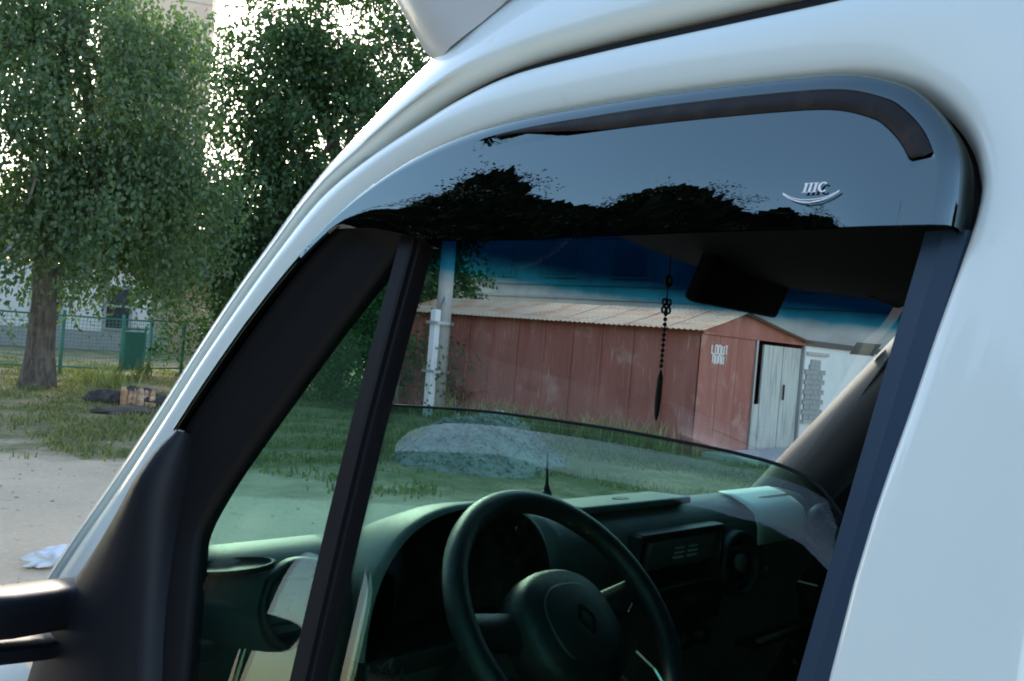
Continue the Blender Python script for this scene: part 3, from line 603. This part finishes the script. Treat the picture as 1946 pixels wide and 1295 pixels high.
# --- roof fairing over the windscreen
fr = []
for lv, (dx, dz, dy) in enumerate([(0, 0, 0), (.03, .02, .012), (.10, .09, .03), (.17, .2, .03), (.2, .34, -.02), (.1, .5, -.12)]):
    row = []
    base = [(.0, -.70, 2.29), (.40, -.675, 2.20), (.55, -.65, 2.10), (.66, -.632, 2.02), (.725, -.62, 1.978), (.79, -.70, 1.985), (.84, -.9, 1.99), (.87, -1.3, 1.995)]
    for k, (x, y, z) in enumerate(base):
        q = k / 7; row.append(Vector((x + dx * (k / 7) ** .5 * 1.0, y + dy * (1 - q), z + dz)))
    row = [Vector(p) for p in cr([tuple(p) for p in row], 4)]
    row = row + [mir(p) for p in row[-2::-1]]; fr.append(row)
fa = MB().loft(fr); fa.f.append(tuple(range(len(fa.v) - len(fr[0]), len(fa.v)))); vp(fa.build('roof_fairing', M['fairing'], van, True))

# --- window deflector (smoked acrylic): ring with a pressed slot, then the flat blade
pa = cr([(.1923, 1.7845), (.1925, 1.803)] + LI[4:21], 6); tg = np.gradient(pa, axis=0); tg /= np.linalg.norm(tg, axis=1, keepdims=True); inn = np.stack([tg[:, 1], -tg[:, 0]], 1)
sarc = np.concatenate([[0], np.cumsum(np.linalg.norm(np.diff(pa, axis=0), axis=1))])
def dring(i, d, o_):
    x = pa[i][0]; fw = 1 - .74 * sm(x, .66, .86); return SP(*(pa[i] + inn[i] * d * fw), o_)
dro = []
def drow(f): dro.append([dring(i, *f(i)) for i in range(len(pa))])
def slot(i): return sm(sarc[i], .048, .056) * (1 - sm(pa[i][0], .44, .62))
OF = .012
drow(lambda i: (.0015, -.012)); drow(lambda i: (.0018, .004)); drow(lambda i: (.003, .008)); drow(lambda i: (.006, .0108)); drow(lambda i: (.0145, OF)); drow(lambda i: (.0150, OF))
drow(lambda i: (.0155, OF - .001 * slot(i))); drow(lambda i: (.0155 + .0125 * max(slot(i), .15), OF - .0068 * slot(i))); drow(lambda i: (.0288, OF)); drow(lambda i: (.0294, OF)); drow(lambda i: (.034, OF))
dv = MB().loft(dro)
cut = [i for i in range(len(pa)) if sarc[i] > .0184 and pa[i][0] < .815]
blade = []
for t in (0, .04, .12, .3, .5, .7, .85, .95, 1):
    row = []
    for i in cut:
        fwd = 1 - .74 * sm(pa[i][0], .66, .86); p = pa[i] + inn[i] * .034 * fwd; zb = 1.7845 - .004 * sm(p[0], .3, .6) + .014 * sm(p[0], .62, .75); zb = min(zb, p[1] - .002)
        row.append(SP(p[0], p[1] + (zb - p[1]) * t, OF - .003 * t ** 3 * sm(p[0], .235, .30)))
    blade.append(row)
dv.loft(blade)
_bm = bmesh.new(); _vs = [_bm.verts.new(v) for v in dv.v]
for f in dv.f: _bm.faces.new([_vs[k] for k in f])
bmesh.ops.remove_doubles(_bm, verts=_bm.verts[:], dist=.0003); _bm.verts.index_update(); dv.v = [tuple(v.co) for v in _bm.verts]; dv.f = [tuple(v.index for v in f.verts) for f in _bm.faces]; _bm.free()
defl = vp(dv.build('window_deflector', M['acrylic'], van, True)); solid(defl, .003, -1).modifiers[0].use_rim = False
ti = [i for i in range(len(pa)) if slot(i) > .06]
tp = [[dring(i, .0152 + .0134 * max(slot(i), .15) * q, OF + (.0006 if e else -.0006)) for i in ti] for q, e in ((0, 0), (.04, 1), (.5, 1), (.96, 1), (1, 0))]
tpo = MB().loft(tp).build('slot_tape', M['tape'], defl, True)  # brown-black strip laid along the pressed slot
# emblem printed on the deflector: boat-shaped swoosh under the letters
em = MB(); ex, ez, eo = .284, 1.8065, .0140
def E(u, v): return SP(ex - u * 1.15, ez + v * .85, eo)      # u runs to the rear = right in the picture, in metres
def quad(a, b, c, d): em.add([E(*a), E(*b), E(*c), E(*d)], [(0, 1, 2, 3)])
for k in range(3):
    u = -.0045 + .0029 * k; quad((u, 0), (u + .0014, 0), (u + .0021, .0075), (u + .0007, .0075)); quad((u - .0006, 0), (u + .002, 0), (u + .002, .0006), (u - .0006, .0006)); quad((u + .0001, .0069), (u + .0027, .0069), (u + .0027, .0075), (u + .0001, .0075))
for k in range(14):
    a0, a1 = R(48 + 19 * k), R(48 + 19 * (k + 1)); w = lambda a: .0009 + .0007 * abs(math.cos(a)); P_ = lambda a, r: (.0068 + (.0030 - r) * math.cos(a), .0038 + (.0040 - r) * math.sin(a))
    quad(P_(a0, 0), P_(a1, 0), P_(a1, w(a1)), P_(a0, w(a0)))
for k in range(16):
    t0, t1 = -1 + k / 8, -1 + (k + 1) / 8; top = lambda t: -.0052 + .0062 * abs(t) ** 2.4; bot = lambda t: top(t) - .0012 - .0014 * (1 - abs(t)) ; mid = lambda t: top(t) - .0006
    quad((t0 * .0165, top(t0)), (t1 * .0165, top(t1)), (t1 * .0165, mid(t1)), (t0 * .0165, mid(t0))); quad((t0 * .0165, bot(t0) + .0006), (t1 * .0165, bot(t1) + .0006), (t1 * .0165, bot(t1) - .0003), (t0 * .0165, bot(t0) - .0003))
em_o = em.build('emblem', M['letter'], defl)

# --- window channel, quarter-window frame, pillars
ci = [i for i in range(len(li)) if li[i][1] > 1.5 and li[i][0] < .86]
vp(MB().loft([[SP(*(li[i] + nn_ * d), o_) for i in ci for nn_ in [(lambda v: np.array([v[1], -v[0]]) / np.linalg.norm(v))(li[min(i + 1, len(li) - 1)] - li[i - 1])]] for d, o_ in ((-.002, -.03), (.004, -.02), (.014, -.022), (.02, -.035), (.02, -.06))]).build('window_channel', M['seal'], van, True))
BO = [(.68, 1.80), (.72, 1.803), (.76, 1.803), (.80, 1.802), (.831, 1.776), (.885, 1.716), (.935, 1.651), (.976, 1.594), (.997, 1.555), (1.006, 1.499), (.992, 1.433), (.96, 1.33), (.93, 1.2)]
BI = [(.68, 1.788), (.708, 1.787), (.719, 1.783), (.728, 1.776), (.752, 1.744), (.795, 1.689), (.835, 1.633), (.877, 1.574), (.911, 1.523), (.936, 1.47), (.929, 1.435), (.895, 1.33), (.86, 1.2)]
bo, bi = cr(BO, 4), cr(BI, 4)
vp(MB().loft([[SP(*(bo[i] * (1 - t) + bi[i] * t), o_) for i in range(len(bo))] for t, o_ in ((-.02, -.02), (0, -.004), (.04, .001), (.1, -.003), (.3, -.006), (.6, -.010), (.9, -.016), (.98, -.02), (1, -.026), (1.0, -.034))]).build('quarter_window_frame', M['frameblk'], van, True))
vp(MB().loft([[SP(*(li[i] * (1 - t) + np.array(bo_[:2]) * t), o_) for i, bo_ in zip(range(82, 102), cr([(.80, 1.802), (.85, 1.755), (.90, 1.697), (.95, 1.631), (.99, 1.57)], 5)[:20])] for t, o_ in ((0, -.016), (.5, -.016), (1, -.016))]).build('frame_gap', M['seal'], van, True))
qv = [SP(x, z, -.026) for x, z in ((.70, 1.79), (.726, 1.784), (.94, 1.474), (.931, 1.435), (.865, 1.2), (.70, 1.2))]
vp(solid(obj('quarter_glass', qv, [(0, 1, 2, 3, 4, 5)], M['doorglass'], van), .004))
# divider bar: flat bluish face and a black channel
def barx(z): return .713 - .006 * abs(z - 1.6) * 2 + (.006 if z < 1.5 else 0) * 0
dz = np.linspace(1.80, 1.15, 8)
vp(MB().loft([[SP(barx(z) + dx, z, o_) for z in dz] for dx, o_ in ((.006, -.04), (.004, -.013), (.0, -.010), (-.017, -.010), (-.019, -.012), (-.020, -.022))]).build('divider_bar', M['dividersatin'], van))
vp(MB().loft([[SP(barx(z) + dx, z, o_) for z in dz] for dx, o_ in ((-.019, -.013), (-.0195, -.017), (-.022, -.018), (-.0225, -.022), (-.0225, -.034))]).build('glass_run', M['seal'], van))
# driver glass, wound part way down
gt = [(.696, 1.636), (.58, 1.6435), (.519, 1.6455), (.438, 1.6465), (.367, 1.6455), (.318, 1.6435), (.287, 1.640), (.264, 1.632), (.2435, 1.615)]
gtd = cr(gt, 4); gl = []
for t in np.linspace(0, 1, 12): gl.append([SP(p[0] + (0.012 * t if p[0] < .3 else 0), p[1] + (1.12 - p[1]) * t, -.032 + .006 * math.sin(math.pi * (p[0] - .24) / .43) * .6) for p in gtd])
vp(solid(MB().loft(gl).build('driver_glass', M['doorglass'], van, True), .004))
vp(MB().tube([SP(p[0], p[1] + .0005, -.032 + .0036 * math.sin(math.pi * (p[0] - .24) / .43)) for p in gtd], .0012, 6).build('glass_edge', M['seal'], van, True))
# rear pillar strip
bz = np.linspace(1.787, 1.1, 10)
def bpo(z): return .191 + (1.788 - z) * .128
def bpi(z): return .218 + (1.787 - z) * .110
vp(MB().loft([[SP(bpo(z) * (1 - t) + bpi(z) * t, z, o_) for z in bz] for t, o_ in ((-.12, -.03), (-.02, -.008), (.03, -.005), (.5, -.004), (.93, -.006), (.99, -.009), (1.0, -.03), (1.1, -.05))]).build('rear_pillar_strip', M['pillartape'], van))

# --- door mirror: base sail, two arms, housing with glass
MBp = [(.995, 1.566), (1.02, 1.540), (1.055, 1.487), (1.121, 1.389), (1.168, 1.342), (1.19, 1.30), (1.20, 1.22), (1.2, 1.12)]
MBi = [(.978, 1.566), (.974, 1.53), (.968, 1.467), (.952, 1.40), (.935, 1.35), (.92, 1.31), (.90, 1.22), (.88, 1.12)]
mo_, mi_ = cr(MBp, 4), cr(MBi, 4)
vp(MB().loft([[SP(*(mo_[i] * (1 - t) + mi_[i] * t), o_ * min(1, .35 + i / 10)) for i in range(len(mo_))] for t, o_ in ((0, -.01), (.0, .006), (.08, .016), (.25, .026), (.5, .030), (.75, .024), (.92, .012), (1.0, .0), (1.02, -.03))]).build('mirror_base', M['blackpl'], van, True))
def arm(pts, w, h, name):
    rows = []
    for k, p in enumerate(pts):
        p = Vector(p); rows.append([p + Vector((w * math.copysign(abs(math.cos(a)) ** .5, math.cos(a)), 0, h * math.copysign(abs(math.sin(a)) ** .5, math.sin(a)))) for a in np.linspace(0, 2 * math.pi, 20, endpoint=False)])
    m = MB().loft(rows, True); m.f.append(tuple(range(20))); e = len(m.v) - 20; m.f.append(tuple(range(e, e + 20))); return vp(m.build(name, M['blackpl'], van, True))
arm([(1.118, -.47, 1.350), (1.112, -.44, 1.352), (1.085, -.38, 1.360), (1.08, -.31, 1.366), (1.11, -.2, 1.37)], .034, .025, 'mirror_arm')
arm([(1.125, -.46, 1.303), (1.115, -.43, 1.305), (1.09, -.36, 1.318), (1.11, -.2, 1.325)], .03, .010, 'mirror_arm')
hm = MB(); hr = []
for t, s in ((0, .72), (.03, .95), (.07, 1), (.12, .93), (.16, .7), (.175, .3)):
    hr.append([Vector((1.05 + t, -.235 + .105 * s * math.copysign(abs(math.cos(a)) ** .45, math.cos(a)), 1.352 + .19 * s * math.copysign(abs(math.sin(a)) ** .45, math.sin(a)))) for a in np.linspace(0, 2 * math.pi, 32, endpoint=False)])
hm.loft(hr, True); hm.f.append(tuple(range(len(hm.v) - 32, len(hm.v)))); hous = hm.build('mirror_housing', M['blackpl'], van, True); vp(hous)
mg = []
for a in np.linspace(0, 2 * math.pi, 32, endpoint=False):
    v = .165 * math.copysign(abs(math.sin(a)) ** .45, math.sin(a)); u = .088 * math.copysign(abs(math.cos(a)) ** .45, math.cos(a)); mg.append(Vector((1.066 + .10 * v + .06 * u, -.235 + u, 1.352 + v)))
obj('mirror_glass', mg, [tuple(range(32))], M['mirrorglass'], hous)

# --- cab interior shell
vp(MB().box((-.42, YC, 1.4), (.05, 1.56, 1.3)).build('bulkhead', M['interior'], van)); vp(MB().box((.5, YC, .72), (1.9, 1.56, .04)).build('floor_mat', M['interior'], van))
hl = []
for t in np.linspace(0, 1, 17):
    y = -.665 - 1.29 * t; xe = .785 - .09 * t + .155 * math.sin(math.pi * t) ** .8; zz = 1.885 - .045 * sm(t, .25, .7)
    hl.append([Vector((xe + .02, y, zz + .05)), Vector((xe + .022, y, zz + .012)), Vector((xe + .01, y, zz)), Vector((xe - .03, y, zz)), Vector((xe - .09, y, zz - .004)), Vector((xe - .2, y, zz + .012)), Vector((xe - .4, y, zz + .03)), Vector((-.42, y, zz + .04))])
vp(MB().loft(hl).build('headliner', M['interior'], van, True))
# far door trim and both pillar trims
vp(MB().loft([[mir(SP(x, z, -.05)) for x in np.linspace(1.42 if z < 1.36 else min(1.16, 1.16 - .91 * (z - 1.365)), -.42, 8)] for z in np.linspace(1.95, .72, 14)]).build('far_door_trim', M['interior'], van, True))
fp_ = []
for t in np.linspace(-.05, 1.1, 12):
    x = 1.178 - .36 * t; z = 1.365 + .395 * t; y = -2.115 + .085 * t
    fp_.append([Vector((x + .02, y - .05, z + .02)), Vector((x + .005, y - .006, z + .006)), Vector((x - .01, y + .012, z - .006)), Vector((x - .045, y + .03, z - .035)), Vector((x - .085, y + .02, z - .07)), Vector((x - .12, y - .02, z - .10)), Vector((x - .14, y - .08, z - .11))])
vp(MB().loft(fp_).build('far_pillar_trim', M['pillartrim'], van, True))
np_ = []
for t in np.linspace(-.1, 1.05, 10):
    x = 1.205 - .38 * t; z = 1.385 + .47 * t; p = SP(x, z, -.06); np_.append([p + Vector((.0, .02, .0)), p + Vector((-.005, -.01, -.005)), p + Vector((-.02, -.015, -.02)), p + Vector((-.035, .0, -.03)), p + Vector((-.035, .04, -.03))])
vp(MB().loft(np_).build('near_pillar_trim', M['interior'], van, True))
# sun visor / overhead
vis = MB()
vis.box((0, 0, 0), (.024, .36, .11), None, .01); vo = vis.build('sun_visor', M['interior'], van, True); vo.location = (.84, -1.44 - YC, 1.838); vo.rotation_euler = (0, R(-20), R(8))
vo2 = share(vo, 'sun_visor', van); vo2.location = (.72, -1.86 - YC, 1.862); vo2.rotation_euler = (0, R(-70), R(12))

# --- dashboard
dash = vp(empty('dash_dummy')); bpy.data.objects.remove(dash)
def sp2(y, a, b, w): return sm(y, a - w, a) * (1 - sm(y, b, b + w))
rows = []
for y in np.linspace(-.545, -2.05, 76):
    cv = sp2(y, -1.14, -.79, .02); end = 1 - sp2(y, -2.02, -.6, .07); ps = sm(-y, 1.80, 1.86)
    g = .12 * math.sin(math.pi * (y + .545) / -1.505) ** .8; px_ = -.02 * ps
    pr = [(1.19 + g, 1.33), (1.14 + g * .8, 1.375 - .02 * end), (1.09 + .05 * cv, 1.408 - .03 * end - .06 * cv), (1.055 + .06 * cv, 1.417 - .035 * end - .10 * cv), (1.02 + .08 * cv + px_, 1.412 - .04 * end - .12 * cv), (1.0 + .09 * cv + px_, 1.398 - .04 * end - .13 * cv), (.985 + .10 * cv + px_, 1.375 - .03 * end - .13 * cv), (.98 + .105 * cv + px_, 1.33 - .1 * cv), (.985 + .1 * cv + px_, 1.27 - .06 * cv), (1.0 + .06 * cv, 1.20 - .04 * cv), (.985, 1.13), (1.02, 1.05), (1.08, .9), (1.1, .74)]
    rows.append([Vector((x, y, z)) for x, z in pr])
dash = vp(MB().loft(rows).build('dashboard', M['dash'], van, True))
def dp(o): return o
# instrument hood and cluster
hood = []; hin = []
for x, k in ((.965, 1.0), (.968, 1.03), (.98, 1.035), (1.03, 1.02), (1.1, .96), (1.18, .85), (1.24, .72)):
    hood.append([Vector((x, -.965 + .182 * k * math.copysign(abs(math.cos(a)) ** .75, math.cos(a)), 1.265 + (.19 * k - .25 * max(0, x - 1.0)) * math.sin(a) ** .8)) for a in np.linspace(.0, math.pi, 33)])
for x, k in ((.966, .985), (1.0, .96), (1.05, .9), (1.07, .86)):
    hin.append([Vector((x, -.965 + .182 * k * math.copysign(abs(math.cos(a)) ** .75, math.cos(a)), 1.265 + .185 * k * math.sin(a) ** .8)) for a in np.linspace(.0, math.pi, 33)])
dp(MB().loft(hood).build('instrument_hood', M['dash'], dash, True)); hi = MB().loft(hin); hi.f.append(tuple(range(len(hi.v) - 33, len(hi.v)))); dp(hi.build('instrument_cluster', M['cave'], dash, True))
dp(MB().box((1.02, -.965, 1.25), (.12, .36, .03), None, .01).build('cluster_shelf', M['dashdark'], dash))
# vents: ring, cup and two louvre flaps each
def vent(c, ax, r, nm):
    ax = Vector(ax).normalized(); v = MB().lathe(c, ax, [(r * 1.18, -.012), (r * 1.16, .004), (r * 1.05, .010), (r * .98, .006), (r * .95, -.012), (r * .9, -.03)], 32).build(nm, M['dashdark'], dash, True)
    MB().lathe(c, ax, [(r * .92, -.022), (.001, -.022)], 24).build('vent_cup', M['cave'], v)
    q = ax.to_track_quat('Z', 'Y').to_matrix()
    for k in range(-2, 3): MB().box(Vector(c) + q @ Vector((0, k * r * .34, -.010)), (2 * r * math.sqrt(.78 - (k * .34) ** 2), r * .05, .014), q @ Matrix.Rotation(R(30), 3, 'X'), .001).build('louvre', M['dashdark'], v)
    MB().lathe(c, ax, [(r * .32, -.004), (r * .34, .004), (r * .2, .008), (.001, .009)], 20).build('vent_knob', M['dash'], v, True)
vent((.975, -.685, 1.352), (-1, .1, .25), .05, 'round_vent'); vent((.958, -1.715, 1.295), (-1, .05, .15), .056, 'round_vent'); vent((.925, -2.015, 1.352), (-1, .35, .1), .042, 'round_vent')
# speaker slot on the dash end, top lid, radio shelf, radio, glovebox, lower shelf edge
sp_ = MB().lathe((1.0, -.60, 1.404), (-.1, .12, 1), [(.05, -.004), (.05, .002), (.046, .003), (.044, -.001), (.001, -.002)], 28, (0.35, 1, 0), .42).build('speaker_slot', M['cave'], dash, True)
MB().box((1.052, -1.42, 1.419), (.10, .33, .014), Matrix.Rotation(R(4), 3, 'Y'), .005).build('dash_lid', M['dash'], dash, True)
MB().lathe((1.05, -1.42, 1.426), (0, 0, 1), [(.02, 0), (.02, .002), (.001, .002)], 20, (0, 1, 0), .6).build('lid_catch', M['dashdark'], dash)
rs = MB(); 
for (cy, cz, dy, dz_) in ((-1.505, 1.375, .27, .012), (-1.505, 1.272, .27, .012), (-1.37, 1.323, .012, .11), (-1.64, 1.323, .012, .11)): rs.box((.972, cy, cz), (.03, dy, dz_), None, .004)
rs.build('display_surround', M['dashdark'], dash, True); MB().box((.982, -1.505, 1.323), (.012, .26, .10)).build('display_recess', M['cave'], dash)
dl = MB().box((.972, -1.515, 1.337), (.012, .22, .055), Matrix.Rotation(R(-12), 3, 'Y'), .005).build('display', M['dash'], dash, True)
for k in range(3):
    for s in (0, 1): MB().box((.9655 - .0, -1.545 + .045 * s, 1.346 - .009 * k), (.004, .03, .0028)).build('display_mark', M['padpaper'], dl)
MB().box((.976, -1.56, 1.225), (.03, .20, .06), None, .006).build('radio', M['dashdark'], dash, True); 
for k in range(4): MB().box((.962, -1.49 - .045 * k, 1.222), (.004, .03, .02), None, .001).build('radio_button', M['cave'], dash)
for k in range(3): MB().lathe((.985, -1.50 - .06 * k, 1.16), (-1, 0, .1), [(.018, 0), (.017, .02), (.012, .024), (.001, .024)], 20).build('heater_knob', M['dashdark'], dash, True)
gb = [[Vector((x, y, z)) for x, z in ((1.02, 1.404), (.99, 1.402), (.966, 1.385), (.955, 1.35), (.955, 1.29), (.962, 1.283))] for y in np.linspace(-1.80, -1.985, 8)]
MB().loft(gb).build('airbag_cover', M['dash'], dash, True)
MB().tube([(.95, -1.80, 1.125), (.955, -1.95, 1.123), (.965, -2.06, 1.12)], .006, 8).build('shelf_edge', M['dash'], dash, True); MB().box((1.0, -1.93, 1.115), (.1, .3, .01)).build('shelf', M['dashdark'], dash)
MB().tube([(1.10, -1.27, 1.41), (1.10, -1.27, 1.44)], [.011, .009], 10).build('antenna_base', M['dashdark'], dash, True); MB().tube([(1.10, -1.27, 1.44), (1.10, -1.268, 1.452), (1.10, -1.262, 1.51)], [.007, .0035, .0008], 8).build('antenna_whip', M['dashdark'], dash, True)

# --- steering wheel
WC = Vector((.777, -.965, 1.344)); we = R(42.7); WA = Vector((0, -1, 0)); WB = Vector((math.sin(we), 0, math.cos(we))); WN = Vector((-math.cos(we), 0, math.sin(we)))
def W(u, v, n=0): return WC + WA * u + WB * v + WN * n      # u right, v up, n toward the driver
sw = vp(MB().tube([W(.18 * math.cos(a), .18 * math.sin(a), 0) for a in np.linspace(0, 2 * math.pi, 73)], .0165, 14, False).build('steering_wheel', M['leather'], van, True))
def pad(rx, ry, prof, name, m, cu=0, cv=0, par=sw):
    rws = [[W(cu + rx * s * math.copysign(abs(math.cos(a)) ** .8, math.cos(a)), cv + ry * s * math.copysign(abs(math.sin(a)) ** .8, math.sin(a)), h) for a in np.linspace(0, 2 * math.pi, 36, endpoint=False)] for s, h in prof]
    q = MB().loft(rws, True); q.f.append(tuple(range(len(q.v) - 36, len(q.v)))); return q.build(name, m, par, True)
pad(.088, .085, [(.8, -.06), (.95, -.045), (1, -.02), (.97, .0), (.88, .010), (.6, .017), (.3, .019), (.05, .0195)], 'wheel_hub', M['leather'], 0, -.01)
pad(.058, .056, [(1.02, .010), (1, .0175), (.95, .0185), (.5, .023), (.05, .0235)], 'airbag_pad', M['dashdark'], 0, -.012)
for a0, w0 in ((R(8), .03), (R(172), .03), (R(-62), .022), (R(-118), .022)):
    rws = []
    for r in np.linspace(.06, .182, 8):
        c = Vector((math.cos(a0), math.sin(a0))); t = Vector((-c.y, c.x)); w_ = w0 * (1 - .35 * (r - .06) / .12); hh = -.022 + .012 * (r / .18)
        rws.append([W(c.x * r + t.x * q * w_, c.y * r - .01 * (1 - r / .18) + t.y * q * w_, hh + h_) for q, h_ in ((-1, -.01), (-.8, .004), (0, .009), (.8, .004), (1, -.01), (0, -.014))])
    MB().loft(rws, True).build('spoke', M['leather'], sw, True)
# diamond emblem on the hub: nested open lozenge bars
eb = MB()
def bar(p, q, w=.0032):
    p, q = Vector(p), Vector(q); d = (q - p).normalized(); t = Vector((-d.y, d.x)) * w
    A = [p - t, p + t, q + t, q - t]; eb.add([W(a.x, a.y - .012, .0235) for a in A] + [W(a.x, a.y - .012, .0265) for a in A], [(0, 1, 2, 3), (7, 6, 5, 4), (0, 4, 5, 1), (1, 5, 6, 2), (2, 6, 7, 3), (3, 7, 4, 0)])
bar((-.014, 0), (0, .02)); bar((0, .02), (.006, .0115)); bar((-.014, 0), (-.003, -.0165)); bar((.014, 0), (0, -.02)); bar((0, -.02), (-.006, -.0115)); bar((.014, 0), (.003, .0165))
eb.build('wheel_emblem', M['chrome'], sw)
cs = []
for k, s in ((0, 1), (.06, 1.05), (.14, 1.0), (.26, .8)): cs.append([W(.06 * s * math.copysign(abs(math.cos(a)) ** .6, math.cos(a)), -.005 + .055 * s * math.copysign(abs(math.sin(a)) ** .6, math.sin(a)), -.05 - k) for a in np.linspace(0, 2 * math.pi, 24, endpoint=False)])
vp(MB().loft(cs, True).build('column_shroud', M['dashdark'], van, True))
vp(MB().tube([W(.05, .02, -.085), W(.11, .035, -.08), W(.155, .04, -.075)], [.008, .007, .01], 10).build('wiper_stalk', M['dashdark'], van, True)); vp(MB().tube([W(-.05, -.03, -.085), W(-.12, -.06, -.08), W(-.17, -.075, -.075)], [.008, .007, .012], 10).build('indicator_stalk', M['dashdark'], van, True))
MB().tube([W(.12, -.01, .0), W(.135, -.0, .002)], .003, 6).build('switch_trim', M['chrome'], sw); MB().tube([W(.1, -.06, -.004), W(.118, -.09, -.004), W(.12, -.115, -.004)], .003, 6).build('switch_trim', M['chrome'], sw)

# --- inspection sticker on the far corner of the windscreen
stv = [(.893, -2.02, 1.762), (.853, -2.055, 1.762), (.873, -2.065, 1.735), (.913, -2.03, 1.735)]
stk = vp(obj('windscreen_sticker', stv, [(0, 1, 2, 3)], M['padpaper'], van))

# --- loose things in the cab
pp = []
for y in np.linspace(-1.76, -1.975, 8): pp.append([Vector((x, y + .0, z + .003)) for x, z in ((1.05, 1.418), (1.02, 1.414), (.985, 1.402), (.962, 1.388), (.951, 1.36), (.949, 1.325))])
tag(solid(MB().loft(pp).build('paper_sheet', M['padpaper'], None, True), .0012), 'pale sheet of paper draped over the passenger side of the dashboard', 'paper')
pend = tag(empty('hanging_charm', (.895, -1.29, 1.815)), 'dark beaded charm with tassel hanging inside the windscreen', 'charm')
MB().tube([(0, 0, .07), (.0, 0, 0), (.001, -.001, -.035)], .0012, 6).build('cord', M['dark'], pend)
cb = MB()
for k in range(4): a = R(45 + 90 * k); cb.lathe((.0, .009 * math.cos(a), -.037 + .009 * math.sin(a)), (1, 0, 0), [(.004, -.0015), (.0065, -.0015), (.0065, .0015), (.004, .0015), (.004, -.0015)], 12)
cb.build('knot', M['dark'], pend); MB().tube([(0, .008 * math.sin(a), .004 + .008 * math.cos(a)) for a in np.linspace(0, 2 * math.pi, 14)], .003, 6).build('loop', M['dark'], pend, True)
for k in range(11): MB().lathe((.0, .0, -.05 - .0085 * k), (0, 0, 1), [(.0008, -.004), (.003, -.002), (.0036, 0), (.003, .002), (.0008, .004)], 8).build('bead', M['dark'], pend, True)
MB().tube([(0, 0, -.142), (0, 0, -.155), (0, .001, -.19), (.0, .001, -.215), (0, .001, -.225)], [.002, .0048, .0056, .004, .001], 10).build('tassel', M['dark'], pend, True)
